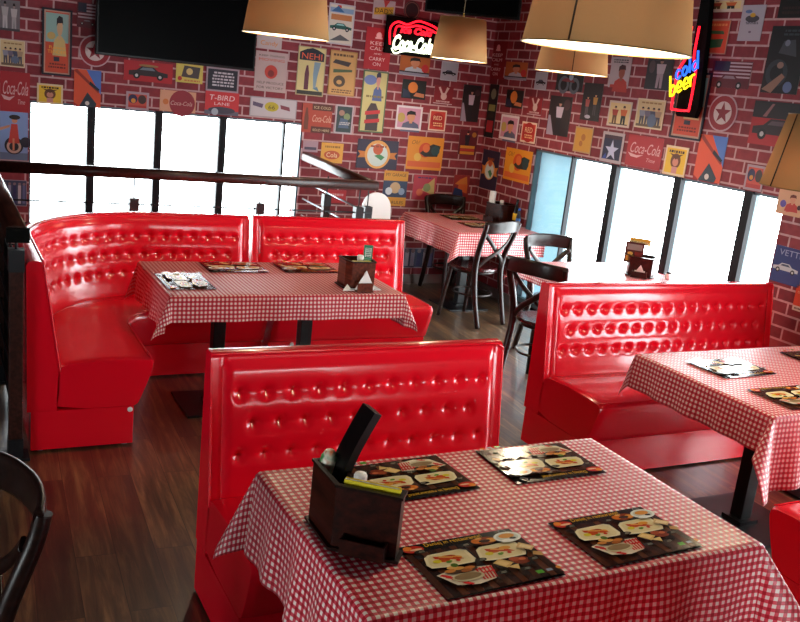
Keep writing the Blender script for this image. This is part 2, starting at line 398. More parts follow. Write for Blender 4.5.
# ---------------------------------------------------------------- room shell
XR, YB, ZC, XL, YF = 4.8, 7.65, 3.1, -3.0, -3.0
f = MB()
for (a, b, c, d) in ((XL, YF, -.9, YB), (-.9, YF, .29, 4.9), (.29, YF, XR, 6.62), (3.34, 6.62, XR, YB)):
    f.box(a, b, -.12, c, d, 0)
struct(f.build('floor', M['floor']))
struct(MB().box(XL-.2, YF-.2, ZC, XR+.2, YB+.2, ZC+.1).build('ceiling', M['ceiling']))
def wall_with_openings(name, axis, pos, thick, a0, a1, holes, mat, z0=-.12):
    """axis 'y': wall plane y=pos spanning x a0..a1; holes (h0,h1,z0,z1) sorted"""
    mb = MB(); cur = a0
    def bx(p0, p1, q0, q1):
        if p1-p0 < 1e-4 or q1-q0 < 1e-4: return
        if axis == 'y': mb.box(p0, min(pos, pos+thick), q0, p1, max(pos, pos+thick), q1)
        else: mb.box(min(pos, pos+thick), p0, q0, max(pos, pos+thick), p1, q1)
    for (h0, h1, za, zb) in holes:
        bx(cur, h0, z0, ZC); bx(h0, h1, z0, za); bx(h0, h1, zb, ZC); cur = h1
    bx(cur, a1, z0, ZC)
    return struct(mb.build(name, mat))
WB = (.69, 2.94, .25, 1.455)           # back window  x0 x1 z0 z1
WR = (3.99, 6.75, .06, 1.455)          # right window y0 y1
WR2 = (1.4, 2.75, .06, 1.7)            # right wall window nearer the camera
wall_with_openings('wall_back', 'y', YB, .2, XL-.2, XR+.2, [WB], M['brick_back'], -1.3)
wall_with_openings('wall_right', 'x', XR, .2, YF, YB, [WR2, WR], M['brick_right'])
wall_with_openings('wall_front', 'y', YF, -.2, XL-.2, XR+.2, [(1.9, 3.9, .5, 1.5)], M['plaster'])
wall_with_openings('wall_left', 'x', XL, -.2, YF, YB, [(.2, 1.9, .5, 1.5)], M['plaster'])
# baseboards
struct(MB().box(3.36, YB-.015, 0, XR-.02, YB-.001, .09).build('baseboard_back', M['basebd']))
struct(MB().box(XR-.015, 6.76, 0, XR-.001, YB-.02, .09).build('baseboard_right', M['basebd']))
# stairwell lining
st = MB()
st.box(-.95, 4.85, -1.25, -.9, YB, -.12); st.box(-.9, 4.85, -1.25, .29, 4.9, -.12); st.box(.29, 6.57, -1.25, 3.34, 6.62, -.12); st.box(3.34, 6.57, -1.25, 3.39, YB, -.12)
st.box(.29, 4.9, -1.25, .34, 6.57, -.12); st.box(-.95, 4.85, -1.3, 3.39, YB, -1.25)
struct(st.build('trim_1', M['darkpit']))
# windows
def window(n, axis, pos, a0, a1, z0, z1, mulls, inward, blind=None, mw=.06):
    root = struct(empty('window_%d' % n, (0, 0, 0)))
    T = (lambda a, d, z: (a, pos+d*inward, z)) if axis == 'y' else (lambda a, d, z: (pos+d*inward, a, z))
    def bx(mb, p0, p1, d0, d1, q0, q1):
        A = T(p0, d0, q0); B = T(p1, d1, q1)
        mb.box(min(A[0], B[0]), min(A[1], B[1]), q0, max(A[0], B[0]), max(A[1], B[1]), q1)
    fr = MB()
    bx(fr, a0, a1, .02, .07, z0, z0+.04); bx(fr, a0, a1, .02, .07, z1-.02, z1); bx(fr, a0, a0+.015, .02, .07, z0, z1); bx(fr, a1-.015, a1, .02, .07, z0, z1)
    fr.build('window_frame', M['alu'], root)
    for (c, w_) in mulls:
        mm = MB(); bx(mm, c-w_/2, c+w_/2, .003, .045, z0, z1); mu = mm.build('mullion', M['mullion'], root)
        ml = MB(); bx(ml, c-w_/2, c+w_/2, .045, .075, z0, z1); lo = ml.build('mullion_bead', M['alu'], root); lo['label'] = 'pale aluminium outer bead'
    g = MB(); bx(g, a0, a1, .055, .058, z0+.04, z1-.025); g.build('window_pane', M['glass'], root)
    s_ = MB(); bx(s_, a0, a1, .0, .1, z0-.03, z0); s_.build('window_sill', M['alu'], root)
    if blind:
        b = MB(); bx(b, blind[0], blind[1], .085, .09, z0, z1); bo = b.build('blind', M['blind'], root); bo['label'] = 'pale blue blind behind the end pane'
    return root
window(1, 'y', YB, *WB, [(1.15, .062), (1.68, .062), (2.22, .062), (2.77, .02)], 1)
window(2, 'x', XR, *WR, [(4.29, .07), (4.95, .07), (5.66, .07), (6.2, .02)], 1, blind=(6.21, 6.75))
window(3, 'x', XR, *WR2, [(2.05, .07)], 1)
window(4, 'y', YF, 1.9, 3.9, .5, 1.5, [(2.9, .06)], -1)
window(5, 'x', XL, .2, 1.9, .5, 1.5, [(1.05, .06)], -1)

# ---------------------------------------------------------------- world and lights
w = bpy.data.worlds.new('sky'); S.world = w; w.use_nodes = True
bg = w.node_tree.nodes['Background']; bg.inputs[0].default_value = (.93, .97, 1.0, 1); bg.inputs[1].default_value = 20
def portal(loc, rot, sx, sy):
    l = bpy.data.lights.new('window_daylight_portal', 'AREA'); l.shape = 'RECTANGLE'; l.size = sx; l.size_y = sy; l.cycles.is_portal = True
    o = bpy.data.objects.new('window_daylight_portal', l); COL.objects.link(o); o.location = loc; o.rotation_euler = rot
portal(((WB[0]+WB[1])/2, YB+.23, .85), (-PI/2, 0, 0), WB[1]-WB[0], 1.2)
portal((XR+.23, (WR[0]+WR[1])/2, .757), (PI/2, 0, PI/2), WR[1]-WR[0], 1.4)
portal((XR+.23, (WR2[0]+WR2[1])/2, .88), (PI/2, 0, PI/2), WR2[1]-WR2[0], 1.64)
portal((2.9, YF-.23, 1.0), (PI/2, 0, 0), 2.0, 1.0)
portal((XL-.23, 1.05, 1.0), (PI/2, 0, -PI/2), 1.7, 1.0)

# ---------------------------------------------------------------- booths
def arc_path(kind, *a):
    """dense list of (x,y,nx,ny,s)"""
    pts = []
    if kind == 'line':
        x0, x1, y, sg = a   # front direction = -y if sg<0
        n = max(2, int(abs(x1-x0)/.01))
        for i in range(n+1): pts.append((x0+(x1-x0)*i/n, y, 0, sg))
    elif kind == 'corner':
        xs, ys, r, xe = a[:4]   # left arm x=xs from y=ys up to arc start, arc radius r, then along x to xe
        yc = a[4]
        n = int((yc-ys)/.01)
        for i in range(n): pts.append((xs, ys+(yc-ys)*i/n, 1, 0))
        k = int(r*PI/2/.01)
        for i in range(k+1):
            t = PI-PI/2*i/k; pts.append((xs+r+r*math.cos(t), yc+r*math.sin(t), -math.cos(t), -math.sin(t)))
        n = int((xe-xs-r)/.01)
        for i in range(1, n+1): pts.append((xs+r+(xe-xs-r)*i/n, yc+r, 0, -1))
    out = []; s_ = 0
    for i, p in enumerate(pts):
        if i: s_ += math.hypot(p[0]-pts[i-1][0], p[1]-pts[i-1][1])
        out.append(p+(s_,))
    return out
BUT_ME = None
def booth(name, label, path, seat_group=None, discs=True, back=True, depth=.57, top=.945, pitch=.0905):
    global BUT_ME
    cx = sum(p[0] for p in path)/len(path); cy = sum(p[1] for p in path)/len(path)
    cx, cy = path[len(path)//2][:2]
    root = thing(name, label, 'booth seat', (cx, cy, 0))
    L = path[-1][4]
    def P(p, d, z): return Vector((p[0]+p[2]*d-cx, p[1]+p[3]*d-cy, z))
    # backrest
    rows = [top-.147, top-.259, top-.371]; i0 = .1
    nb = int((L-2*i0)/pitch); pit = (L-2*i0)/nb
    def ss(a, b, x):
        t = max(0, min(1, (x-a)/(b-a))); return t*t*(3-2*t)
    def fd(z): return .075*(top-z)/.5
    def h(s_, z):
        v = fd(z)
        edge = ss(.035, .075, s_)*ss(.035, .075, L-s_)*ss(0, .055, top-.02-z)
        v += .013*edge
        # groove next to the welt
        for q in (s_, L-s_):
            v -= .004*math.exp(-((q-.04)/.005)**2)
        dep = 0
        for r_, zr in enumerate(rows):
            dz = z-zr
            if abs(dz) > .09: continue
            off = (.5*pit if r_ % 2 else 0)
            k = round((s_-i0-off)/pit); kmax = nb-(1 if r_ % 2 else 0); k = max(0, min(kmax, k))
            sb = i0+off+k*pit
            ds = s_-sb
            dd = math.hypot(ds, dz); dep += .012*math.exp(-dd*dd/(2*.0145**2)) + .010*math.exp(-math.sqrt(dd*dd+.002**2)/.008)
            inside = ss(i0+off-.03, i0+off, s_)*ss(i0+off-.03, i0+off, L-s_)
            dep += .0055*math.exp(-(dz/.031)**2)*inside + .0016*math.exp(-(dz/.004)**2)*inside
        return v-dep*edge
    zs = [.40+(top-.03-.40)*i/56 for i in range(57)]
    loops = []
    for p in path:
        ring = [P(p, h(p[4], z), z) for z in zs]
        e = h(p[4], zs[-1])
        for k in range(1, 7):
            a = PI/2*k/6
            ring.append(P(p, e-.022+.022*math.cos(a), top-.03+.022*math.sin(a)+.0))
        ring.append(P(p, e-.05, top-.006)); ring.append(P(p, e-.066, top-.012)); ring.append(P(p, e-.075, top-.03))
        ring += [P(p, -.066, .6), P(p, -.062, .208), P(p, .07, .208), P(p, .079, .3)]
        loops.append(ring)
    b = MB(); b.loops(loops); b.build('backrest', M['vinyl'], root, auto=50)
    br = [c for c in children(root)][0]
    # buttons
    if BUT_ME is None:
        q = MB(); q.lathe([(.0001, .006), (.004, .0052), (.0075, .0025), (.0085, 0), (.007, -.004)], 14)
        BUT_ME = q.build('button', M['vinyl'], None, auto=60); COL.objects.unlink(BUT_ME)
    import bisect
    S_ = [p[4] for p in path]
    for r_, zr in enumerate(rows):
        off = (.5*pit if r_ % 2 else 0); n = nb-(1 if r_ % 2 else 0)
        for k in range(n+1):
            sb = i0+off+k*pit; p = path[min(len(path)-1, bisect.bisect_left(S_, sb))]
            o = bpy.data.objects.new('button', BUT_ME.data); COL.objects.link(o); o.parent = br
            o.location = P(p, h(sb, zr)+.001, zr)
            o.rotation_euler = Vector((p[2], p[3], .15)).to_track_quat('Z', 'Y').to_euler()
    # welt piping along the edges of the front face
    pp = []
    p = path[0]
    for p, seq in ((path[0], zs), (path[-1], None)):
        if seq is not None:
            for z in seq: pp.append(P(p, fd(z)+.001, z))
            for q in path[::4]: pp.append(P(q, fd(top-.02)-.0, top-.012))
        else:
            for z in reversed(zs): pp.append(P(p, fd(z)+.001, z))
    MB().tube(pp, .0045, 8).build('piping', M['vinyl'], root)
    # seat cushion
    D = depth
    prof = [(.07, .23), (.075, .40), (.085, .43), (.12, .445), (.3, .456), (D-.10, .455), (D-.03, .45), (D-.012, .444), (D-.002, .432), (D, .415), (D-.008, .38), (D-.028, .32), (D-.055, .25), (D-.068, .222), (D-.085, .211), (D-.12, .21), (.2, .21)]
    loops = []
    n = len(path)
    for i, p in enumerate(path[::2] + ([path[-1]] if (n-1) % 2 else [])):
        e = min(p[4], L-p[4]); pf = 1-.5*max(0, 1-e/.03)**2*.06
        loops.append([P(p, (d if d < .2 else .2+(d-.2)*pf), (.21+(z-.21)*pf)) for d, z in prof])
    MB().loops(loops).build('seat', M['vinyl'], root, auto=45)
    # seam along the front edge of the seat
    ends = [P(q, D-.016, .449) for q in path[::3]]
    MB().tube(ends, .0035, 6).build('seat_piping', M['vinyl'], root)
    # base plinth
    prof = [(-.045, .012), (D-.095, .012), (D-.095, .207), (-.045, .207)]
    o_ = MB().loops([[P(q, d, z) for d, z in prof] for q in path[::2] + ([path[-1]] if (n-1) % 2 else [])], smooth=False).build('base', M['vinyl'], root, auto=40)
    for q in (path[3], path[-4]):
        for d in (.0, D-.13):
            c = P(q, d, 0); MB().lathe([(.014, 0), (.016, .006), (.012, .0119)], 12, T=Matrix.Translation(c)).build('foot', M['steel'], root)
    return root
bA = booth('curved_booth', 'large curved red tufted booth seat in the left corner by the railing', arc_path('corner', .45, 4.30, .80, 1.865, 4.91), depth=.525)
bB = booth('straight_booth', 'straight red tufted booth seat behind the left table, right of the curved one', arc_path('line', 1.90, 3.03, 5.73, -1))
booth('booth_bench', 'red tufted booth bench in the middle foreground behind the front table', arc_path('line', .845, 2.035, 2.89, -1))
booth('booth_bench', 'red tufted booth bench on the right below the window, behind the right table', arc_path('line', 2.965, 4.70, 3.86, -1), top=.94)
booth('booth_bench', 'red booth bench at the lower right edge, seat corner seen in front of right table', arc_path('line', 4.62, 2.93, 1.635, 1))
booth('booth_bench', 'red booth bench on the camera side of the foreground table, just out of view', arc_path('line', 2.02, .845, .98, 1))  # unseen bench, added so its shadow falls on the front cloth

for bo_, (x, y, z) in ((bA, (.862, 4.297, .192)), (bB, (2.06, 5.2535, .19))):
    o = MB().lathe([(.001, 0), (.013, 0), (.013, .003), (.001, .004)], 16).build('round_cap', M['white'], bo_); o.location = Vector((x, y, z))-bo_.location; o.rotation_euler = (PI/2, 0, 0)
    o['label'] = 'small white round cap'
# ---------------------------------------------------------------- tables and cloths
def table(label, x0, x1, y0, y1, peds, group=None, z=.742, plate=.5, dims=.035):
    cx, cy = (x0+x1)/2, (y0+y1)/2
    r = thing('table', label, 'table', (cx, cy, 0))
    MB().box(x0-cx, y0-cy, z-.03, x1-cx, y1-cy, z, bev=.004).build('tabletop', M['tabletop'], r)
    for (px, py) in peds:
        px -= cx; py -= cy
        MB().box(px-dims, py-dims, .03, px+dims, py+dims, z-.036, bev=.004).build('column', M['black'], r)
        MB().box(px-plate/2, py-plate/2, .0, px+plate/2, py+plate/2, .012, bev=.003).box(px-.06, py-.06, .012, px+.06, py+.06, .03).build('base_plate', M['black'], r)
        MB().box(px-.15, py-.15, z-.036, px+.15, py+.15, z-.03).build('top_plate', M['black'], r)
    return r
def cloth(label, x0, x1, y0, y1, ox, oy, seed, z=.745, flare=.08, H_=.44, ext=None, crease=None, corners=None):
    """ext: overhang per side (x-,x+,y-,y+)"""
    oxm, oxp, oym, oyp = ext or (ox, ox, oy, oy)
    cx, cy = (x0+x1)/2, (y0+y1)/2; W, D = x1-x0, y1-y0
    rr = random.Random(seed); ph = [rr.random()*6.28 for _ in range(12)]
    def axis(l, om, op):
        a = []
        n = max(1, round(om/.011))
        for i in range(n): a.append(-om+om*i/n)
        n = max(1, round(l/.022))
        for i in range(n): a.append(l*i/n)
        n2 = max(1, round(op/.011))
        for i in range(n2+1): a.append(l+op*i/n2)
        return a
    U = axis(W, oxm, oxp); V = axis(D, oym, oyp)
    bm = bmesh.new(); uvl = bm.loops.layers.uv.new('UVMap'); grid = []
    def win(t, l): return math.sin(max(0, min(1, t/l))*PI)**.5
    def pos(u, v):
        dx = u if u < 0 else (u-W if u > W else 0); dy = v if v < 0 else (v-D if v > D else 0)
        bx = min(max(u, 0), W); by = min(max(v, 0), D)
        if dx == 0 and dy == 0:
            zz = z+.0008*math.sin(u*17+ph[0])*math.sin(v*13+ph[1])
            if crease: 
                for c in crease: zz += .0022*math.exp(-((u-c)/.004)**2)
            return Vector((x0+u-cx, y0+v-cy, zz))
        r = math.hypot(dx, dy); th = math.atan2(abs(dy), abs(dx))
        sgx = -1 if dx < 0 else 1; sgy = -1 if dy < 0 else 1
        if dx and dy:
            Hc = (corners or {}).get((sgx, sgy), H_); hh = flare+(Hc-flare)*math.sin(2*th)**1.6; ang = th
            # the fold swings a little to one side
            ang = th-.30*math.sin(2*th)
            hx, hy = math.cos(ang)*sgx, math.sin(ang)*sgy
        else:
            if dx: t = v; l = D; k = 2*PI/.19; q = ph[2]+sgx
            else: t = u; l = W; k = 2*PI/.23; q = ph[3]+sgy
            wv = win(t, l)
            hh = flare+wv*(.07*math.sin(k*t+q)+.05*math.sin(k*.43*t+ph[4]))
            hx, hy = (sgx, 0) if dx else (0, sgy)
        hh = max(.02, min(.9, hh)); 
        rr_ = .014  # rounded table edge
        drop = max(0, r-rr_*.6)*math.sqrt(1-hh*hh)+min(r, rr_)*.3
        out = min(r, rr_)*.7+max(0, r-rr_)*hh*(1 if (dx and dy) else min(1, .3+r/.12))
        # scalloped hem
        return Vector((x0+bx+hx*out-cx, y0+by+hy*out-cy, z-drop))
    for v in V: grid.append([bm.verts.new(pos(u, v)) for u in U])
    for j in range(len(V)-1):
        for i in range(len(U)-1):
            fc = bm.faces.new((grid[j][i], grid[j][i+1], grid[j+1][i+1], grid[j+1][i])); fc.smooth = True
            for lp, (uu, vv) in zip(fc.loops, ((U[i], V[j]), (U[i+1], V[j]), (U[i+1], V[j+1]), (U[i], V[j+1]))): lp[uvl].uv = (uu+5, vv+5)
    me = bpy.data.meshes.new('tablecloth'); bm.to_mesh(me); bm.free(); me.materials.append(M['cloth'])
    o = bpy.data.objects.new('tablecloth', me); COL.objects.link(o); o.location = (cx, cy, 0)
    sd = o.modifiers.new('thickness', 'SOLIDIFY'); sd.thickness = .001; sd.offset = 1
    return tag(o, label, 'tablecloth')
T1 = (.85, 2.085, 1.565, 2.34); T2 = (1.06, 2.37, 4.39, 5.18); T3 = (3.05, 4.70, 2.37, 3.20); T4 = (3.90, 4.76, 6.38, 7.38); T5 = (3.73, 4.76, 4.62, 5.28)
table('pedestal table in the foreground with the large wooden caddy on its cloth', *T1, [(1.15, 1.95), (1.78, 1.95)], plate=.4)
table('pedestal table in front of the curved booth at the left', *T2, [(1.43, 4.79), (1.95, 4.79)], plate=.4)
table('pedestal table at the right edge in front of the right booth bench', *T3, [(3.50, 2.78), (4.3, 2.78)])
table('table in the far corner of the brick walls', *T4, [(4.24, 6.80)], plate=.40)
table('sunlit table beside the right window', *T5, [(4.25, 4.86)], plate=.34)
cloth('red and white checked cloth on the foreground table, under four menus', *T1, 0, 0, 3, ext=(.255, .27, .24, .19), corners={(-1, 1): .38, (1, -1): .62, (-1, -1): .5, (1, 1): .3})
cloth('red checked cloth on the left table in front of the curved booth', *T2, 0, 0, 5, ext=(.20, .2, .14, .14), crease=(.66,), corners={(-1, 1): .3})
cloth('red checked cloth on the table at the right edge of the photo', *T3, 0, 0, 8, ext=(.17, .05, .33, .16), crease=(.62,), corners={(-1, 1): .22, (-1, -1): .66})
cloth('red checked cloth on the far corner table below the posters', *T4, 0, 0, 11, ext=(.2, .03, .2, .08))
cloth('red checked cloth washed out by daylight on the window table', *T5, 0, 0, 13, ext=(.10, .03, .12, .12))

# ---------------------------------------------------------------- printed menus
def menu_art():
    a = Art(.35, .25, '#100d0c', t=.0006, rough=.16)
    rr = random.Random(4)
    for i in range(16):
        a.r(['#4a2414', '#33170c', '#5a2f1b', '#2a120a'][(i*7) % 4], i/16, .02, i/16+.058, .85)
        a.r('#1c0c06', i/16+.058, .02, (i+1)/16, .85)
    a.t('#f2b422', 'Daniej in restaurante!', .45, .925, .50, .085)
    a.e('#c92a1c', .09, .89, .085, .065); a.e('#e8872c', .05, .92, .035, .04); a.e('#f0c8a0', .11, .88, .05, .018)
    a.e('#7a7f80', .9, .93, .036); a.e('#3a3f40', .9, .93, .026); a.lines('#8a8f90', .88, .92, .91, .95, 2, 2)
    def plate(cx, cy, w_, h_, k):
        P_ = [(cx-w_*.5, cy-h_*.18), (cx-w_*.46, cy-h_*.42), (cx-w_*.2, cy-h_*.5), (cx+w_*.42, cy-h_*.5), (cx+w_*.5, cy-h_*.3), (cx+w_*.5, cy+h_*.36), (cx+w_*.4, cy+h_*.5), (cx-w_*.3, cy+h_*.46), (cx-w_*.42, cy+h_*.3)]
        a._p([(x+.006, y-.012) for x, y in P_], '#0c0705'); a._p(P_, '#efe2ba'); a._p([(cx+(x-cx)*.86, cy+(y-cy)*.84) for x, y in P_], '#e6d5a4')
        r2 = random.Random(k)
        for q in range(4): a.e(['#c8531f', '#d9802c', '#a33a18', '#e09a3c'][q], cx-.04+q*.035, cy+.01+r2.uniform(-.03, .03), .05, .035)
        a.p('#c4431c', (cx-.1, cy+.08), (cx+.08, cy+.0), (cx+.12, cy-.05), (cx+.02, cy-.02), (cx-.1, cy+.03)); a.p('#e3a04c', (cx-.06, cy+.07), (cx+.05, cy+.02), (cx+.04, cy+.0), (cx-.06, cy+.04))
        a.e('#dccb34', cx-.1, cy-.02, .035, .03); a.e('#5e8a2c', cx-.02, cy-.06, .022, .02); a.e('#7fa63c', cx+.0, cy-.05, .012, .015); a.e('#c9301c', cx+.06, cy-.06, .018, .02)
    plate(.27, .62, .40, .27, 1); plate(.70, .58, .40, .29, 5)
    # bread basket on a checked napkin
    a.p('#e9dcc4', (.06, .36), (.14, .15), (.3, .10), (.46, .14), (.52, .36), (.4, .38), (.18, .40))
    for i in range(5):
        x = .075+i*.028; y = .34-i*.045
        a.p('#cf2a2a', (x, y), (x+.03, y+.02), (x+.085, y-.035), (x+.055, y-.055))
    for i in range(5): a.p('#cf2a2a', (.37+i*.032, .355), (.385+i*.032, .355), (.375+i*.025, .15), (.36+i*.025, .15))
    a.r('#cf2a2a', .36, .25, .5, .275); a.r('#cf2a2a', .36, .32, .5, .34)
    a.e('#cfc09a', .27, .24, .13, .075); a.e('#8d7350', .27, .25, .11, .055); a.e('#4a2f1c', .27, .36, .13, .05)
    for x, y, c in ((.18, .38, '#d0843a'), (.26, .4, '#e0a04c'), (.34, .38, '#c87830'), (.22, .43, '#e2b060'), (.3, .34, '#a85c24')): a.e(c, x, y, .045, .028)
    a.e('#4f6d25', .25, .46, .03, .035); a.e('#8c3b16', .66, .79, .11, .07); a.e('#d4731f', .6, .8, .05, .045); a.e('#e3993c', .72, .78, .045, .04); a.e('#3d1a0e', .66, .78, .05, .03); a.e('#e8b060', .63, .84, .03, .015)
    a.e('#e9ede6', .87, .78, .12, .10); a.e('#c9cec4', .87, .78, .095, .078); a.e('#d08a34', .87, .80, .07, .045); a.e('#f4f4ee', .84, .71, .06, .03); a.e('#2c2a28', .9, .74, .03, .02)
    a.p('#dcb780', (.84, .56), (.93, .46), (.99, .52), (.90, .64)); a.p('#f0d8a8', (.86, .56), (.93, .49), (.97, .52), (.90, .60)); a.p('#c79a5c', (.9, .38), (.97, .33), (.99, .40), (.93, .44))
    a.p('#d9b26b', (.53, .36), (.6, .24), (.69, .31), (.61, .41)); a.p('#ecca88', (.55, .35), (.6, .27), (.66, .31), (.6, .38)); a.p('#e3c07c', (.6, .26), (.68, .18), (.71, .27)); a.e('#7d2f18', .76, .32, .075, .065); a.e('#a14622', .72, .36, .045, .04); a.e('#c8643a', .78, .34, .03, .025)
    for (x, y) in ((.1, .78), (.47, .76), (.47, .45), (.72, .16), (.86, .30), (.52, .17)): a.e('#26241f', x, y, .05, .032); a.lines('#8b8775', x-.035, x+.035, y-.018, y+.018, 2, 3)
    a.r('#5aa83a', .76, .03, .82, .085); a.r('#8fa0b8', .85, .04, .90, .08); a.e('#e2882c', .96, .07, .02)
    return a
proto = menu_art().build('paper_placemat', Matrix.Translation((1.225, 1.70, .7505)))
mats = [
 ((1.225, 1.70), 2, 'printed food menu placemat front left on foreground cloth, beside the wooden caddy'),
 ((1.705, 1.71), 2, 'printed food menu placemat front right on foreground cloth, near its right corner'),
 ((1.27, 2.185), 184, 'printed food menu placemat back left on foreground cloth, behind the wooden caddy'),
 ((1.76, 2.195), 180, 'printed food menu placemat back right on foreground cloth, near the bench'),
 ((3.40, 2.93), 182, 'glaring menu placemat at back left of the right table'),
 ((3.38, 2.53), 0, 'menu placemat at front left of the right table, cut by the photo edge'),
 ((4.11, 2.98), 180, 'menu placemat farthest right on the right table, half out of the photo'),
 ((1.20, 4.68), 90, 'menu placemat on the left end of the left table'),
 ((1.57, 5.02), 180, 'menu placemat at the back middle of the left table'),
 ((2.02, 5.02), 180, 'menu placemat at the back right of the left table, left of the caddy'),
 ((4.36, 7.12), 180, 'menu placemat at the back of the far corner table'),
 ((4.33, 6.74), 0, 'menu placemat in the middle of the far corner table'),
]
for i, ((x, y), rot, lab) in enumerate(mats):
    o = proto if i == 0 else proto.copy()
    if i: COL.objects.link(o)
    o.location = (x, y, .7502 + .0006); o.rotation_euler = (0, 0, math.radians(rot)); tag(o, lab, 'menu', 'printed menu placemats')

# ---------------------------------------------------------------- condiment caddy
def build_caddy(label, loc, rz, wood='caddywood'):
    """front face toward local -y, width .19, chamfered sides, napkin tray in front"""
    r = thing('condiment_caddy', label, 'caddy', loc, rz)
    hw, h_ = .095, .155
    pl = [(-.07, -.06), (.07, -.06), (.085, .0), (.085, .1), (-.085, .1), (-.085, .0)]
    plate_ = [(x*1.06, y*1.06) for x, y in pl]
    b = MB(); b.prism(pl, .008, .02)
    n = len(pl)
    for i in range(n):
        A = Vector(pl[i]); B = Vector(pl[(i+1) % n]); d = (B-A).normalized(); nn = Vector((-d.y, d.x))
        q = [A, B, B+nn*.008-d*.002, A+nn*.008+d*.002]
        if (B-A).length > 0: b.prism([(v.x, v.y) for v in q], .012, h_)
    b.build('body', M[wood], r)
    rim = MB()
    for i in range(n):
        A = Vector(pl[i])*1.05; B = Vector(pl[(i+1) % n])*1.05; d = (B-A).normalized(); nn = Vector((-d.y, d.x))
        q = [A, B, B+nn*.014-d*.004, A+nn*.014+d*.004]; rim.prism([(v.x, v.y) for v in q], h_, h_+.007)
    rim.build('rim', M['darkwood'], r)
    MB().prism([(x*1.12, y*1.12) for x, y in pl], 0, .008).build('bottom_plate', M['darkwood'], r)
    t = MB()
    t.box(-.05, -.105, .0, .05, -.064, .008); t.box(-.045, -.105, .008, .045, -.1, .05); t.box(-.045, -.1, .008, -.04, -.064, .05); t.box(.04, -.1, .008, .045, -.064, .05)
    t.build('napkin_tray', M[wood], r)
    MB().box(-.079, .03, .02, .079, .036, h_-.01).build('divider', M[wood], r)
    return r
def rel(loc, rz, p):
    c, s_ = math.cos(rz), math.sin(rz); return (loc[0]+c*p[0]-s_*p[1], loc[1]+s_*p[0]+c*p[1], loc[2]+p[2])
def shaker(label, loc):
    s_ = thing('salt_shaker', label, 'shaker', loc)
    MB().lathe([(.017, 0), (.019, .004), (.019, .045), (.016, .055)], 20).build('jar', pmat('shaker_glass', '#cfd4d2', .1, trans=.3), s_)
    MB().lathe([(.0193, .024), (.0195, .026), (.0195, .038), (.0193, .04)], 20).build('band', M['redcap'], s_)
    MB().lathe([(.0175, .0545), (.019, .056), (.019, .072), (.016, .078), (.0001, .079)], 20).build('cap', M['white'], s_)
    return s_
def booklet(label, loc, rz, tilt, w_, h_, th, mat, page=None, bend=0):
    """standing booklet, origin at its bottom, leaning by tilt about local x"""
    o = MB(); n = 10; loops = []
    for i in range(n+1):
        z = h_*i/n; y = bend*(i/n)**2
        loops.append([Vector((-w_/2, y, z)), Vector((w_/2, y, z)), Vector((w_/2, y+th, z)), Vector((-w_/2, y+th, z))])
    ob = o.loops(loops).build('menu_booklet', mat, None, auto=40); ob.location = loc; ob.rotation_euler = (tilt, 0, rz)
    return tag(ob, label, 'menu')
def packets(label, loc, rz, w_=.12, col='#e8cf1c', h_=.02):
    b = MB()
    for i in range(5): b.box(-w_/2+.002*(i % 2), i*.0035, 0, w_/2-.003*(i % 3), i*.0035+.0022, h_-.002*(i % 2), mat=M['yellow'] if i != 2 else M['white'])
    ob = b.build('paper_packet_bundle', None); ob.location = loc; ob.rotation_euler = (0, 0, rz); return tag(ob, label, 'packets')
# foreground caddy: bent, two-winged, seen from its outer side
r = thing('condiment_caddy', 'large dark wooden condiment caddy on the foreground table', 'caddy', (.93, 1.9, .7505))
def cp(k=0):
    base = [(-.05, .12), (-.05, -.035), (.078, -.142), (.105, -.11), (.0, -.02), (.025, .12)]
    nrm = [(-.7, .7), (-1, -.45), (.1, -1.2), (1.1, 0), (.6, .4), (.7, .7)]
    return [(x+k*a, y+k*b) for (x, y), (a, b) in zip(base, nrm)]
out_, in_ = cp(0), cp(-.008)
b = MB(); b.prism(out_, .008, .016)
for i in range(6):
    k = (i+1) % 6; b.prism([out_[i], out_[k], in_[k], in_[i]], .016, .168)
b.build('body', M['caddywood'], r)
b = MB(); o2, i2 = cp(.005), cp(-.010)
for i in range(6):
    k = (i+1) % 6; b.prism([o2[i], o2[k], i2[k], i2[i]], .168, .175)
b.build('rim', M['darkwood'], r)
MB().prism(cp(.012), 0, .008).build('bottom_plate', M['darkwood'], r)
b = MB(); d = Vector((.128, -.107)).normalized(); nn = Vector((-.64, -.77))
def tr_(u, v): q = Vector((-.05, -.035))+d*u+nn*v; return (q.x, q.y)
b.prism([tr_(.03, .0), tr_(.145, .0), tr_(.145, .035), tr_(.03, .035)], .008, .014)
b.prism([tr_(.03, .031), tr_(.145, .031), tr_(.145, .036), tr_(.03, .036)], .014, .05)
b.prism([tr_(.03, .0), tr_(.035, .0), tr_(.035, .031), tr_(.03, .031)], .014, .05); b.prism([tr_(.14, .0), tr_(.145, .0), tr_(.145, .031), tr_(.14, .031)], .014, .05)
b.build('napkin_tray', M['caddywood'], r)
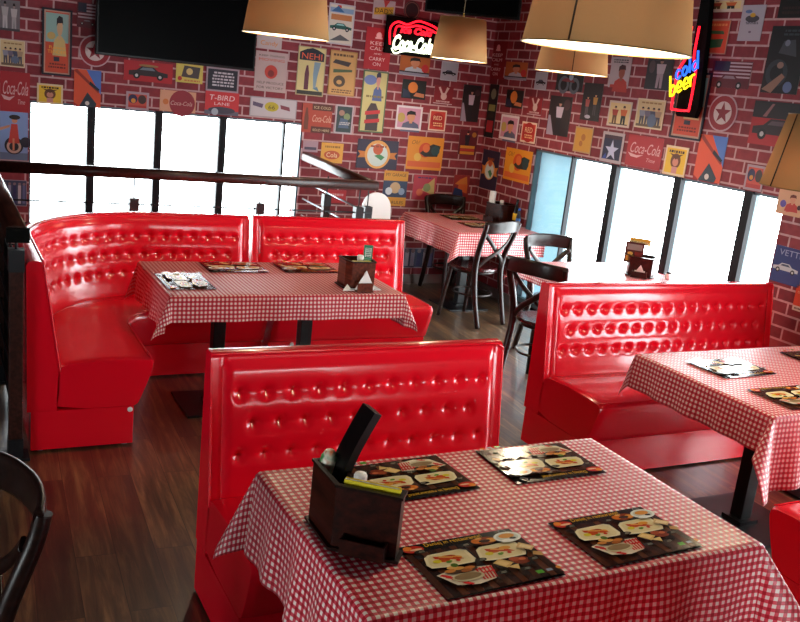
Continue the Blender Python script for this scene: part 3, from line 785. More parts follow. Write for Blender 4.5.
# booklet leaning over the caddy
b = MB(); L_ = []
for i in range(13):
    t_ = i/12; c = Vector((.905, 1.96, .80)).lerp(Vector((1.008, 1.975, 1.075)), t_); c.x -= .018*math.sin(PI*t_); nx = Vector((.93, 0, -.36))*.011
    L_.append([c-nx+Vector((0, .03, 0)), c+nx+Vector((0, .03, 0)), c+nx+Vector((0, -.045, 0)), c-nx+Vector((0, -.045, 0))])
tag(b.loops(L_).build('menu_booklet', M['blackplastic'], None, auto=40), 'tall glossy black menu booklet leaning out of the foreground wooden caddy', 'menu')
shaker('white capped glass salt shaker behind the foreground wooden caddy', (1.062, 2.10, .7505))
packets('yellow paper packets along the front inside the foreground caddy', (.958, 1.824, .920), math.radians(-40), .145, h_=.014)
b_ = MB(); b_.lathe([(.0001, 0), (.022, 0), (.026, .01), (.027, .12), (.022, .15), (.012, .165), (.0001, .168)], 24)
jar = b_.build('sauce_bottle', None, None, auto=40)
mt, nt, p = newmat('colourful_label'); tc = nt.nodes.new('ShaderNodeTexCoord'); vo = nt.nodes.new('ShaderNodeTexNoise'); vo.inputs['Scale'].default_value = 28
cr = nt.nodes.new('ShaderNodeValToRGB'); cr.color_ramp.elements[0].position = .4; cr.color_ramp.elements[0].color = srgb('#3f8a4c'); cr.color_ramp.elements[1].position = .62; cr.color_ramp.elements[1].color = srgb('#d8682c'); q_ = cr.color_ramp.elements.new(.5); q_.color = srgb('#dcd8c0')
nt.links.new(tc.outputs['Object'], vo.inputs['Vector']); nt.links.new(vo.outputs['Fac'], cr.inputs['Fac']); nt.links.new(cr.outputs['Color'], p.inputs['Base Color']); p.inputs['Roughness'].default_value = .3
jar.data.materials.clear(); jar.data.materials.append(mt); jar.location = (.915, 2.0, .79); tag(jar, 'round-topped container with a colourful label behind the black booklet', 'bottle')
# caddy on left table
C2 = (2.14, 4.52, .7505); rz2 = 0
cd2 = build_caddy('small brown wooden condiment caddy with napkins on the left table', C2, rz2, 'caddybrown')
bk = Art(.05, .15, '#2f8a6a', t=.012); bk.r('#9adfc0', .1, .1, .9, .5); bk.r('#e8f4ea', .15, .55, .85, .9); bk.lines('#2d6b50', .2, .8, .55, .9, 5, 2)
o = bk.build('menu_card', Matrix.Translation(Vector(rel(C2, 0, (.055, .02, .165)))) @ Matrix.Rotation(math.radians(-20), 4, 'Z') @ Matrix.Rotation(PI/2-.05, 4, 'X')); tag(o, 'green menu card standing in the caddy on the left table', 'menu')
shaker('small pale shaker standing in the caddy on the left table', rel(C2, 0, (.0, .0, .11)))
packets('yellow paper packets inside the caddy on the left table', rel(C2, 0, (-.01, -.045, .135)), 0, .11, h_=.028)
def napkins(label, loc, rz, k=1):
    b = MB()
    for i in range(4):
        y = -.094+i*.006; s_ = k*(1-.04*i)
        b.loops([[Vector((-.05*s_+.004*i, y, .012)), Vector((.052*s_, y, .012)), Vector((.002, y-.002, .10*s_))], [Vector((-.05*s_+.004*i, y+.004, .012)), Vector((.052*s_, y+.004, .012)), Vector((.002, y+.003, .10*s_))]], smooth=False)
    b.box(-.036, -.095, .012, .036, -.07, .045)
    ob = b.build('paper_napkins', M['napkin'], None); ob.location = loc; ob.rotation_euler = (0, 0, rz); return tag(ob, label, 'napkins')
napkins('white folded paper napkins in the tray of the caddy on the left table', C2, rz2, 1.2)
for k, (dx, dy, lab) in enumerate(((-.095, -.095, 'white napkin lying left of the caddy tray on the left table'), (.09, -.09, 'white napkin lying right of the caddy tray on the left table'))):
    ob = MB().loops([[Vector((-.045, 0, 0)), Vector((.045, 0, 0)), Vector((0, .04, .0))], [Vector((-.045, 0, .004)), Vector((.045, 0, .004)), Vector((.0, .045, .03))]], smooth=False).build('paper_napkin', M['napkin'])
    ob.location = (C2[0]+dx*.8, C2[1]+dy*.75, .751); tag(ob, lab, 'napkin')
# caddy on the far corner table
C3 = (4.66, 6.98, .7505); rz3 = math.radians(-75)
build_caddy('dark wooden condiment caddy on the far corner table', C3, rz3).scale = (1.3, 1.3, 1.05)
b = MB(); b.lathe([(.001, 0), (.03, 0), (.031, .13), (.028, .14), (.001, .14)], 24)
o = b.build('pillar_candle', M['white'], None, auto=40); o.location = (4.62, 7.05, .88); tag(o, 'thick white cylinder standing in the caddy on the far corner table', 'candle')
shaker('white capped shaker right of the white cylinder on the far corner table', (4.69, 6.99, .87))
def bottle(label, loc, col, h_=.2, r_=.026, cap='#111', lab=None):
    t = thing('bottle', label, 'bottle', loc)
    MB().lathe([(.001, 0), (r_, 0), (r_*1.03, .01), (r_*1.03, h_*.55), (r_*.5, h_*.78), (r_*.42, h_*.9)], 20).build('bottle_body', cmat(col, .15), t, auto=40)
    MB().lathe([(r_*.5, h_*.88), (r_*.5, h_*.99), (.001, h_)], 16).build('bottle_cap', cmat(cap, .4), t, auto=40)
    if lab: MB().lathe([(r_*1.05, h_*.2), (r_*1.06, h_*.21), (r_*1.06, h_*.45), (r_*1.05, h_*.46)], 20).build('paper_label', cmat(lab, .5), t, auto=40)
bottle('dark sauce bottle with a yellow label beside the far table caddy', (4.73, 6.80, .751), '#1c1410', .24, cap='#181818', lab='#e0b428')
bottle('blue topped bottle in front of the dark sauce bottle on the far table', (4.70, 6.71, .751), '#241c28', .17, .02, cap='#1f5fc0', lab='#3f74b8')
# caddy with leaflets at the window table
C5 = (4.50, 4.84, .7505); rz5 = math.radians(-45)
build_caddy('dark condiment caddy full of leaflets on the window table', C5, rz5).scale = (1.15, 1.15, .85)
bk = Art(.13, .15, '#4a1a14', t=.006); bk.r('#d8a848', .1, .1, .5, .35); bk.r('#8c8480', .1, .62, .9, .9); bk.r('#7a1c16', .55, .1, .95, .55); bk.e('#e8c060', .3, .45, .15, .08)
tag(bk.build('menu_card', Matrix.Translation((4.455, 4.885, .75+.155)) @ Matrix.Rotation(rz5, 4, 'Z') @ Matrix.Rotation(PI/2-.08, 4, 'X')), 'brown picture card standing in the caddy on the window table', 'menu')
bk = Art(.15, .05, '#e8d9a0', t=.004); bk.r('#c8962c', .05, .5, .95, .9); bk.lines('#6a5a30', .1, .9, .1, .5, 2, 5)
tag(bk.build('paper_leaflet', Matrix.Translation((4.50, 4.89, .75+.235)) @ Matrix.Rotation(rz5, 4, 'Z') @ Matrix.Rotation(PI/2-.5, 4, 'X')), 'cream leaflet sticking up at the back of the window table caddy', 'leaflet')
napkins('white napkins in front of the caddy on the window table', C5, rz5, .9)
t = thing('sugar_jar', 'small white and black jar right of the caddy on the window table', 'jar', (4.66, 4.72, .7505))
MB().lathe([(.02, 0), (.024, .005), (.024, .035), (.018, .042)], 18).build('jar', M['white'], t, auto=40); MB().lathe([(.019, .0415), (.02, .043), (.019, .052), (.001, .055)], 18).build('lid', M['blackplastic'], t, auto=40)

# ---------------------------------------------------------------- chairs
def make_chair():
    r = empty('cafe_chair', (0, 0, 0))
    MB().lathe([(.001, .445), (.17, .445), (.195, .45), (.203, .458), (.203, .468), (.195, .476), (.16, .474), (.08, .468), (.001, .467)], 40).build('seat', M['seatwood'], r, auto=40)
    for sx in (-1, 1):
        pts = cubicpts([(sx*.165, -.27, 0), (sx*.168, -.205, .22), (sx*.165, -.165, .45), (sx*.178, -.185, .62), (sx*.2, -.245, .80), (sx*.205, -.262, .875)], 7)
        MB().tube(pts, [.021+.004*math.sin(PI*min(1, i/len(pts)*1.2)) for i in range(len(pts))], 12).build('back_post', M['darkwood'], r)
        pts = cubicpts([(sx*.135, .125, .452), (sx*.15, .15, .25), (sx*.165, .185, 0)], 6)
        MB().tube(pts, [.022-.006*i/len(pts) for i in range(len(pts))], 12).build('front_leg', M['darkwood'], r)
    # bent top rail, tall and thin
    pts = []
    for i in range(25):
        t = i/24*2-1; x = t*.212; y = -.248-.062*(1-abs(t)**2.4)
        pts.append((x, y, .84+.012*(1-t*t)))
    MB().tube(pts, 0, 12, flat=(.012, .050)).build('top_rail', M['darkwood'], r)
    # crossed back slats
    for sx in (-1, 1):
        pts = cubicpts([(sx*.185, -.225, .80), (sx*.09, -.245-.006*sx, .71), (0, -.235-.008*sx, .635), (-sx*.1, -.205, .56), (-sx*.155, -.17, .49)], 6)
        MB().tube(pts, 0, 8, flat=(.008, .019), up=Vector((0, -.3, 1))).build('cross_slat', M['darkwood'], r)
    ring = [(.165*math.cos(a*PI/16), .165*math.sin(a*PI/16)-.02, .245) for a in range(32)]
    MB().tube(ring, .009, 8, closed=True).build('stretcher_ring', M['darkwood'], r)
    ring = [(.175*math.cos(a*PI/16), .175*math.sin(a*PI/16), .437) for a in range(32)]
    MB().tube(ring, .012, 8, closed=True).build('seat_apron', M['darkwood'], r)
    return r
ch0 = make_chair()
def cang(fx, fy): return math.atan2(fy, fx)-PI/2
chairs = [
 ((-.10, 2.09), cang(-.94, -.33), 'dark bentwood chair at the lower left corner of the photo'),
 ((4.08, 6.38), math.radians(17), 'dark cross-back chair at the near side of the far corner table'),
 ((4.40, 7.27), PI, 'dark chair behind the far corner table against the brick wall'),
 ((4.17, 5.27), PI-.03, 'dark chair at the far side of the sunlit window table'),
 ((3.66, 4.74), cang(.90, .46), 'dark cross-back chair left of the window table, beside the right bench'),
]
for i, ((x, y), a, lab) in enumerate(chairs):
    o = ch0 if i == 0 else copy_tree(ch0)
    o.location = (x, y, 0); o.rotation_euler = (0, 0, a); tag(o, lab, 'chair', 'dark bentwood cafe chairs')
# white high chair behind the railing end
t = thing('high_chair', 'white plastic high chair with rounded back behind the railing end', 'high chair', (3.42, 6.86, 0))
pts = []
sh_ = MB(); L_ = []
for i in range(13):
    a = PI*i/12; L_.append((-.13*math.cos(a), .155*math.sin(a)))
outer = [(-.13, 0)] + [(x*1.0, .27+z*.85) for x, z in L_] + [(.13, 0)]
sh_.prism(outer, -.02, .02, T=Matrix.Translation((0, .12, .56)) @ Matrix.Rotation(PI/2-.1, 4, 'X'))
sh_.build('backrest', M['white'], t)
MB().box(-.15, -.15, .53, .15, .12, .56, bev=.01).build('seat', M['white'], t)
for sx in (-1, 1):
    for sy in (-1, 1): MB().tube([(sx*.12, sy*.12, .53), (sx*.15, sy*.17, 0)], .013, 10).build('leg', M['steel'], t)
    MB().box(sx*.14-.01, -.15, .56, sx*.14+.01, .1, .66, bev=.006).build('armrest', M['white'], t)

# ---------------------------------------------------------------- railing
rl = thing('railing', 'dark wooden handrail with posts and thin rods behind the left booths', 'railing', (.35, 6.55, 0))
def RL(p): return (p[0]-.35, p[1]-6.55, p[2])
XP, YP, ZP = .345, 6.55, 1.075
def rail(p, q, name='handrail'):
    p, q = Vector(RL(p)), Vector(RL(q))
    MB().tube([p, p*.5+q*.5, q], 0, 12, flat=(.045, .038)).build(name, M['railwood'], rl)
rail((XP-.01, 4.22, ZP), (XP-.01, YP+.03, ZP)); rail((XP-.03, YP, ZP), (3.18, YP, ZP)); rail((3.15, YP+.03, ZP), (2.98, YB-.02, ZP+.09))
MB().box(*RL((XP-.055, 4.19, ZP-.032)), *RL((XP+.04, 4.225, ZP+.03))).build('handrail_end_cap', M['matteblack'], rl)
MB().box(*RL((XP+.012, 4.96, .03)), *RL((XP+.022, 6.44, .84))).build('dark_fill_panel', M['matteblack'], rl)  # flat black sheet, added to fill the dark area behind the rods
posts = [(XP-.01, 4.27), (XP-.01, 5.35), (XP-.01, 6.5), (1.285, YP), (2.215, YP), (3.04, YP), (3.14, YP+.05), (3.03, 7.2)]
for (x, y) in posts:
    a = RL((x, y, 0)); k = .03; ct = 1.0 if y < 6.4 else .90
    p_ = MB().box(a[0]-k, a[1]-k, .10, a[0]+k, a[1]+k, ct-.1, bev=.004).build('post', M['postwood'], rl)
    MB().box(a[0]-k-.003, a[1]-k-.003, ct-.1, a[0]+k+.003, a[1]+k+.003, ct).build('post_cap', M['darkmetal'], p_)
    MB().box(a[0]-k-.003, a[1]-k-.003, .012, a[0]+k+.003, a[1]+k+.003, .10).box(a[0]-.06, a[1]-.06, 0, a[0]+.06, a[1]+.06, .012).build('post_foot', M['darkmetal'], p_)
    MB().tube([(a[0], a[1], ct), (a[0], a[1], ZP-.02)], .006, 8).build('rod_holder', M['darkmetal'], p_)
for z in (.955, .80, .65, .50, .35, .20):
    pts = [RL((XP-.01, 4.30, z)), RL((XP-.01, YP-.02, z))]
    MB().tube(pts, .005, 8).build('rail_rod', M['darkmetal'], rl)
    z2 = z-.10
    if z2 > .3:
        MB().tube([RL((XP+.02, YP, z2)), RL((3.15, YP, z2))], .006, 8).build('rail_rod', M['darkmetal'], rl)
        MB().tube([RL((3.13, YP+.09, z2)), RL((2.98, YB-.02, z2+.09))], .008, 8).build('rail_rod', M['steel'], rl)

# ---------------------------------------------------------------- pendant lamps
def lamp(label, c, dia, hgt, seam=None, watts=22, topk=.8):
    t = thing('pendant_lamp', label, 'lamp', c)
    r0, r1 = dia/2, dia/2*topk; th = .0015
    sh = MB(); seg = 64
    prof = [(r0, 0), (r1, hgt)]
    Lp = []
    for (r_, z) in ((r0, 0), (r0*.5+r1*.5, hgt/2), (r1, hgt), (r1-th, hgt), (r0*.5+r1*.5-th, hgt/2), (r0-th, 0)):
        Lp.append([Vector((r_*math.cos(2*PI*k/seg), r_*math.sin(2*PI*k/seg), z)) for k in range(seg)])
    sh.loops(Lp, closed_path=True); s_ = sh.build('lamp_shade', M['shade'], t)
    ln = MB(); ln.loops([[Vector((r_*math.cos(2*PI*k/seg), r_*math.sin(2*PI*k/seg), z)) for k in range(seg)] for (r_, z) in ((r0-th*1.5, .002), (r1-th*1.5, hgt-.002))], cap=False)
    ln.build('lining', M['lining'], s_)
    for z, r_ in ((0, r0), (hgt, r1)):
        tr = MB(); tr.tube([((r_+.0005)*math.cos(2*PI*k/48), (r_+.0005)*math.sin(2*PI*k/48), z) for k in range(48)], .0022, 6, closed=True)
        tr.build('shade_trim', cmat('#8a6a3c'), s_)
    if seam is not None:
        a = seam; 
        MB().tube([((r0+.001)*math.cos(a), (r0+.001)*math.sin(a), .002), ((r1+.001)*math.cos(a), (r1+.001)*math.sin(a), hgt-.002)], .0028, 6).build('seam', cmat('#3a2410'), s_)
    fr = MB()
    for k in range(3):
        a = k*2*PI/3+.4; fr.tube([(.02*math.cos(a), .02*math.sin(a), hgt*.8), (r1*.98*math.cos(a), r1*.98*math.sin(a), hgt-.004)], .0025, 6)
    fr.build('shade_frame', M['cord'], t)
    MB().lathe([(.02, hgt*.55), (.022, hgt*.6), (.022, hgt*.8), (.008, hgt*.86), (.004, hgt+.04), (.001, hgt+.04)], 20).build('socket', M['cord'], t, auto=40)
    MB().tube([(0, 0, hgt+.035), (0, 0, ZC-c[2]-.03)], .0035, 8).build('cord', M['blackplastic'], t)
    MB().lathe([(.001, ZC-c[2]-.035), (.05, ZC-c[2]-.03), (.055, ZC-c[2]-.001), (.001, ZC-c[2]-.001)], 24).build('ceiling_rose', M['blackplastic'], t, auto=40)
    b = MB().lathe([(.001, hgt*.25), (.02, hgt*.28), (.03, hgt*.38), (.026, hgt*.47), (.012, hgt*.55), (.001, hgt*.55)], 20).build('bulb', emat('bulb_glow', '#ffe2b0', 12), t, auto=80)
    l = bpy.data.lights.new('bulb_light', 'POINT'); l.energy = watts; l.color = (1, .83, .58); l.shadow_soft_size = .03
    lo = bpy.data.objects.new('bulb_light', l); COL.objects.link(lo); lo.location = (c[0], c[1], c[2]+hgt*.2)
    return t
def lampat(px, py, wpx, dia):
    d = dia/wpx*F; r = ray(px, py); return Vector((0, 0, H))+r*d
def seamdir(c, off):  # angle of seam, measured from the direction to the camera side of the room
    return math.atan2(-c.y, -c.x)+off
cA = lampat(286, 36, 86, .46); lamp('cream drum pendant lamp hanging in front of the large television', cA, .46, .33, None)
cB = lampat(458.5, 60, 57, .46); lamp('small cream pendant lamp hanging beside the red and white neon sign', cB, .46, .32, None)
cC = lampat(605, 49, 167, .46); lamp('largest cream pendant lamp hanging at the top above the foreground table', cC, .46, .33, seamdir(cC, -.42))
cD = lampat(571, 73, 72, .46); lamp('cream pendant lamp partly hidden behind the largest one', cD, .46, .33, seamdir(cD, .02))
cE = lampat(812, 190, 100, .42); lamp('low hanging tapered lamp cut off by the right photo edge', cE, .42, .30, seamdir(cE, -.85), topk=.72)

# ---------------------------------------------------------------- televisions
t = thing('television', 'large black flat television on the brick wall above the left windows', 'television', (1.785, 7.56, 1.85))
MB().box(-.635, -.035, 0, .635, .03, .72, bev=.006).build('housing', M['blackplastic'], t)
MB().box(-.62, -.0365, .02, .62, -.034, .705).build('screen', M['screen'], t)
MB().box(-.2, .03, .15, .2, .085, .5).build('wall_bracket', M['black'], t)
t = thing('television', 'dark television mounted high in the corner of the brick walls', 'television', (4.22, 7.15, 2.52), math.radians(-40))
MB().box(-.42, -.03, 0, .42, .03, .40, bev=.006).build('housing', M['blackplastic'], t)
MB().box(-.40, -.0315, .02, .40, -.029, .39).build('screen', M['screen'], t)
MB().box(-.05, .03, .15, .05, .42, .21).build('wall_arm', M['black'], t)

# ---------------------------------------------------------------- posters
TB = Matrix(((1, 0, 0, 0), (0, 0, -1, 0), (0, 1, 0, 0), (0, 0, 0, 1)))     # local x->X, y->Z, z->-Y  (back wall)
TR = Matrix(((0, 0, -1, 0), (-1, 0, 0, 0), (0, 1, 0, 0), (0, 0, 0, 1)))    # local x->-Y, y->Z, z->-X (right wall)
def poster(wall, box, label, draw, bg='#ccc', frame=None, name='poster', cat='poster', shape=None):
    x0, y0, x1, y1 = box; mx, my = (x0+x1)/2, (y0+y1)/2
    if wall == 'B':
        P_ = lambda x, y: atY(x, y, YB-.004)
        c = P_(mx, my); w_ = abs(P_(x1, my).x-P_(x0, my).x); T = TB
    else:
        P_ = lambda x, y: atX(x, y, XR-.004)
        c = P_(mx, my); w_ = abs(P_(x1, my).y-P_(x0, my).y); T = TR
    h_ = abs(P_(mx, y0).z-P_(mx, y1).z)
    a = Art(w_, h_, bg, t=.003, shape=shape)
    draw(a)
    if frame:
        root = thing('framed_'+name, label, cat, c)
        root.matrix_world = Matrix.Translation(c) @ T
        a.build('print', Matrix.Identity(4), root)
        k = .014; fr = MB()
        fr.box(-w_/2-k, -h_/2-k, -.003, -w_/2, h_/2+k, .008); fr.box(w_/2, -h_/2-k, -.003, w_/2+k, h_/2+k, .008)
        fr.box(-w_/2, -h_/2-k, -.003, w_/2, -h_/2, .008); fr.box(-w_/2, h_/2, -.003, w_/2, h_/2+k, .008)
        fr.build('frame', cmat(frame), root)
        return root
    return tag(a.build(name, Matrix.Translation(c) @ T), label, cat)
def border(a, col, k=.04):
    kk = k*a.w/a.h; a.r(col, 0, 0, 1, kk); a.r(col, 0, 1-kk, 1, 1); a.r(col, 0, 0, k, 1); a.r(col, 1-k, 0, 1, 1)
def d_ball(a):
    a.r('#10100f', 0, 0, 1, 1); a.e('#d0762c', .45, .6, .2); a.p('#b8704a', (.5, .15), (.95, .1), (.95, .3), (.6, .35)); a.p('#1d2740', (.05, .05), (.4, .05), (.3, .4), (.05, .5))
def d_bunny(a):
    a.r('#7d1a22', 0, 0, 1, 1); a.p('#c9a8a0', (.2, .9), (.3, .95), (.5, .5), (.42, .45)); a.p('#c9a8a0', (.65, .95), (.78, .9), (.6, .5), (.52, .5)); a.e('#c9a8a0', .52, .42, .16)
    a.lines('#b99', .12, .9, .05, .22, 1, 4); a.r('#b99da0', 0, -.01, 1, .04)
def d_badge(a):
    a.r('#c43a2c', .0, .0, 1, 1); border(a, '#e0c8b0', .07); a.e('#a81e1c', .5, .5, .38); a.t('#f0d0a0', 'RED', .5, .62, .5); a.lines('#e8b880', .2, .8, .2, .42, 2, 2)
def d_man(a):
    a.r('#c68aa0', 0, 0, 1, 1); a.e('#b89a50', .2, .5, .15, .2); a.bust(.58, .55, .42, '#1c1414', '#c98a68', '#5a5a72'); border(a, '#d8cdd0', .07)
def d_logo(a):
    a.r('#2a2138', 0, 0, 1, 1); a.p('#c87428', (.02, .6), (.2, .58), (.2, .38), (.02, .36), (.08, .48)); a.p('#c87428', (.98, .6), (.8, .58), (.8, .38), (.98, .36), (.92, .48))
    a.e('#d89a50', .5, .5, .31); a.e('#c8d4cc', .5, .48, .25); a.p('#3c8450', (.42, .45), (.6, .3), (.68, .42), (.55, .52)); a.e('#b8542c', .5, .68, .12); a.lines('#8a4020', .3, .7, .72, .84, 1, 3)
def d_orange(a):
    a.r('#d88a20', 0, 0, 1, 1); a.r('#d0602c', .04, .08, .96, .25); a.e('#c84a1c', .5, .6, .18); a.p('#26241c', (.35, .5), (.5, .4), (.85, .42), (.92, .75), (.7, .8), (.55, .7)); a.e('#d4682c', .52, .66, .1); a.e('#1f3c40', .78, .6, .12)
    a.t('#8a5c14', 'Oh!', .22, .82, .22, None, .3); a.e('#d9ab45', .3, .38, .1)
def d_car_light(a):
    a.r('#a9a8b0', 0, 0, 1, 1); a.car(.5, .4, .4, '#141418', '#445'); border(a, '#bcbac0', .04)
def d_orangeman(a):
    a.r('#a8541f', 0, .2, 1, 1); a.bust(.5, .62, .42, '#141010', '#c07a5c', '#b0b0b8'); a.e('#b82a28', .85, .4, .12, .2); a.r('#8d8a98', 0, .02, 1, .14); a.r('#241c24', 0, .14, 1, .2)
def d_singer(a):
    a.r('#241a1c', 0, 0, 1, 1); a.figure(.5, .05, .85, '#b8a8b8', '#1c1a1e', '#b08070'); a.p('#978a9c', (.02, 0), (.35, 0), (.1, .5), (.02, .5)); a.e('#40272c', .8, .8, .15)
def d_red(a, st=('KEEP', 'CALM', 'AND', 'CARRY', 'ON')):
    a.e('#e8b0b0', .5, .82, .11); a.r('#e8b0b0', .36, .74, .64, .78)
    for i, s_ in enumerate(st): a.t('#eec4c0', s_, .5, .63-.125*i, .3 if s_ in ('AND', 'ON') else .62, .04 if s_ == 'AND' else .085)
def d_bike(a):
    a.r('#16181c', 0, 0, 1, 1); a.e('#5a6068', .3, .3, .2); a.e('#16181c', .3, .3, .12); a.e('#5a6068', .7, .28, .18); a.e('#101216', .7, .28, .1); a.p('#7a3038', (.2, .5), (.7, .45), (.6, .7), (.3, .65)); a.e('#8a98a8', .55, .75, .08); a.lines('#384048', .1, .9, .8, .95, 1, 3)
def d_comic(a):
    a.r('#d8bf88', 0, 0, 1, 1); a.figure(.3, .1, .7, '#a03828', '#5a3820'); a.figure(.68, .08, .75, '#c8602c', '#22201c'); a.r('#3a2c20', .1, .05, .9, .12); border(a, '#cdb9a8', .06)
def d_band(a):
    a.r('#cfb98a', 0, 0, 1, 1)
    for i, x in enumerate((.22, .42, .62, .8)): a.figure(x, .12, .6, ['#8a8c9c', '#6c6478', '#46485c', '#a88c70'][i], '#4c4a54')
    a.r('#6a5a48', .05, .05, .95, .14); a.lines('#9a7a50', .1, .9, .82, .92, 1, 5); a.e('#5d6c84', .6, .28, .16); border(a, '#d8c9a8', .04)
def d_star(a):
    a.r('#1c1c3c', 0, 0, 1, 1); a.r('#3a1c2c', .1, .78, .9, .9); a.star('#b8bcd8', .5, .4, .32); a.p('#33408a', (.1, .1), (.3, .1), (.25, .3)); border(a, '#b0a0a4', .09)
def d_coke(a):
    a.r('#a01c24', 0, 0, 1, 1); a.t('#d8a8a8', 'Coca-Cola', .52, .6, .84, .34, .35); a.p('#d8a8a8', (.04, .42), (.3, .36), (.5, .4), (.32, .28), (.14, .3)); a.t('#d8a8a8', 'Time', .72, .26, .24, .12, .3)
def d_yellow(a):
    a.r('#e0b82c', 0, 0, 1, 1); a.e('#6a3c20', .5, .5, .22, .26); a.e('#c8846c', .5, .46, .13, .14); a.lines('#3a2410', .14, .86, .74, .9, 1, 7); a.p('#5a3418', (.2, .75), (.5, .55), (.8, .75), (.5, .7)); a.r('#c88a80', .38, .0, .62, .3); border(a, '#dcc8a0', .07)
def d_tall(a):
    a.r('#c4482c', 0, 0, 1, 1); a.r('#8ab0a8', .06, .5, .94, .96); a.bust(.6, .74, .3, '#1e1a20', '#c8a880', '#c8b070'); a.e('#b8a060', .28, .6, .16, .06); a.t('#f0a830', 'Roses', .5, .42, .6, .05); a.t('#f0a830', 'TENDER', .5, .35, .72, .05); a.r('#2c2838', .38, .2, .6, .27); a.lines('#6a2418', .16, .84, .08, .18, 2, 4); border(a, '#b8907c', .05)
def d_diag(a):
    a.r('#d0502c', 0, 0, 1, 1); a.p('#4a70b8', (.45, 1), (1, 1), (1, .35)); a.p('#8c2c1c', (0, .95), (.1, 1), (.95, .45), (.9, .4)); a.p('#26303c', (.2, 0), (.5, .4), (.85, .1), (.8, 0)); a.p('#161c24', (.6, .7), (.95, .5), (.9, .45), (.55, .62)); a.e('#c8c4bc', .5, .1, .08); a.p('#9c2018', (0, .1), (.22, 0), (0, 0))
def d_flag(a):
    a.r('#5e1c28', 0, 0, 1, 1)
    for i in range(5): a.r('#b8a0a8', .05, .9-.13*i, 1, .96-.13*i)
    a.r('#1c2038', .05, .62, .45, .98); a.car(.5, .2, .42, '#5a1c26', '#8a7880')
def d_roundel(a):
    a.e('#b89aa0', .5, .5, .5, .5); a.e('#8a1a26', .5, .5, .46, .46); a.e('#c8b8b4', .5, .5, .31, .31); a.star('#7c1826', .5, .5, .29)
def d_tin(a):
    a.r('#c8482c', 0, 0, 1, 1); a.p('#2c5a38', (.15, .15), (.8, .2), (.85, .45), (.25, .42)); a.p('#3c6038', (.1, .6), (.85, .58), (.8, .68), (.2, .7)); a.lines('#e08a50', .1, .9, .8, .92, 1, 6); border(a, '#b88870', .03)
def d_cartop(a):
    a.r('#d8d0c0', 0, 0, 1, 1); a.p('#c83c30', (.3, .95), (.5, .85), (.45, .99)); a.r('#8aa8c8', .05, .78, .95, .9); a.p('#3c6c9c', (.1, .8), (.35, .95), (.6, .8)); a.r('#c8804c', .1, .6, .9, .74); a.car(.5, .42, .42, '#245a50', '#9cc'); a.p('#5a5a5c', (.1, .08), (.9, .12), (.5, .25)); border(a, '#c8bfc4', .05)
def d_lady(a):
    a.r('#c4b87c', 0, 0, 1, 1); a.e('#6a7cb0', .3, .85, .25, .08); a.bust(.62, .85, .22, '#2c2a48', '#c88a80', '#4a5a8c'); a.p('#3a2c2c', (.25, .03), (.75, .03), (.75, .35), (.6, .48), (.4, .48), (.25, .35)); a.p('#b8282c', (.2, .14), (.8, .18), (.8, .24), (.2, .2)); a.p('#b8282c', (.2, .28), (.8, .32), (.8, .38), (.2, .34)); a.lines('#7a6c40', .1, .9, .56, .62, 1, 2); border(a, '#54684c', .05)
def d_news(a):
    a.r('#c89a5c', 0, 0, 1, 1); a.lines('#5a3c24', .1, .9, .86, .95, 1, 3); a.p('#3a3030', (.1, .72), (.7, .66), (.8, .76), (.2, .8)); a.p('#4a5c3c', (.15, .5), (.85, .55), (.85, .6), (.15, .58)); a.e('#4a3c30', .4, .32, .22, .13); a.e('#c89a5c', .4, .3, .1, .05); a.lines('#6a4830', .1, .9, .05, .15, 2, 9); border(a, '#b0844c', .04)
def d_nehi(a):
    a.r('#cfc084', 0, 0, 1, 1); a.p('#20202c', (.06, .72), (.94, .72), (.94, .88), (.7, .95), (.5, .98), (.3, .95), (.06, .88)); a.t('#e0603c', 'NEHI', .5, .81, .72, .12)
    a.p('#5c2438', (.28, .12), (.44, .12), (.44, .45), (.39, .62), (.33, .62), (.28, .45)); a.p('#7c98a8', (.6, .7), (.84, .7), (.74, .4), (.7, .15), (.62, .15), (.58, .45)); a.p('#5c7c90', (.6, .15), (.84, .1), (.76, .2)); a.r('#2c2c24', .04, .02, .96, .1); border(a, '#a89c78', .03)
def d_help(a):
    a.r('#b8a09c', 0, 0, 1, 1); a.t('#3c3440', 'KEEP THINGS', .5, .9, .8, .045); a.t('#c0442c', 'MOVING', .5, .8, .8, .07); a.e('#b8382c', .5, .5, .2); a.e('#7c2420', .5, .46, .1); a.t('#3c3440', 'HELP PRODUCE', .5, .22, .84, .06); a.t('#3c3440', 'FOR VICTORY', .5, .1, .84, .06)
def d_66(a):
    a.r('#c0b8bc', 0, 0, 1, 1); a.p('#5c5068', (.06, .75), (.28, .65), (.26, .45), (.06, .55)); a.p('#7c3c48', (.64, .68), (.84, .6), (.86, .4), (.66, .48)); a.e('#b8a82c', .46, .55, .15, .24); a.t('#4a3c18', '66', .46, .52, .14, .2); border(a, '#a0989c', .02)
def d_ice(a):
    a.r('#a8402c', 0, 0, 1, 1); a.r('#54281c', .32, .78, 1, 1); a.r('#54281c', .32, 0, 1, .22); a.t('#d0b890', 'ICE COLD', .66, .88, .56, .09); a.t('#d8a890', 'Coca-Cola', .66, .5, .62, .24, .3); a.t('#d0b890', 'SOLD HERE', .66, .1, .56, .08); a.p('#6a3420', (.08, .1), (.22, .1), (.22, .5), (.17, .85), (.12, .85), (.08, .5))
def d_framed_dark(a):
    a.r('#2c3a3c', 0, 0, 1, 1); a.e('#a07868', .35, .72, .16, .1); a.e('#7c8c60', .65, .6, .18, .12); a.p('#4a5c78', (.2, .2), (.8, .2), (.7, .5), (.3, .55)); a.lines('#c0b8b8', .2, .85, .3, .42, 2, 5); border(a, '#b8a8b0', .08)
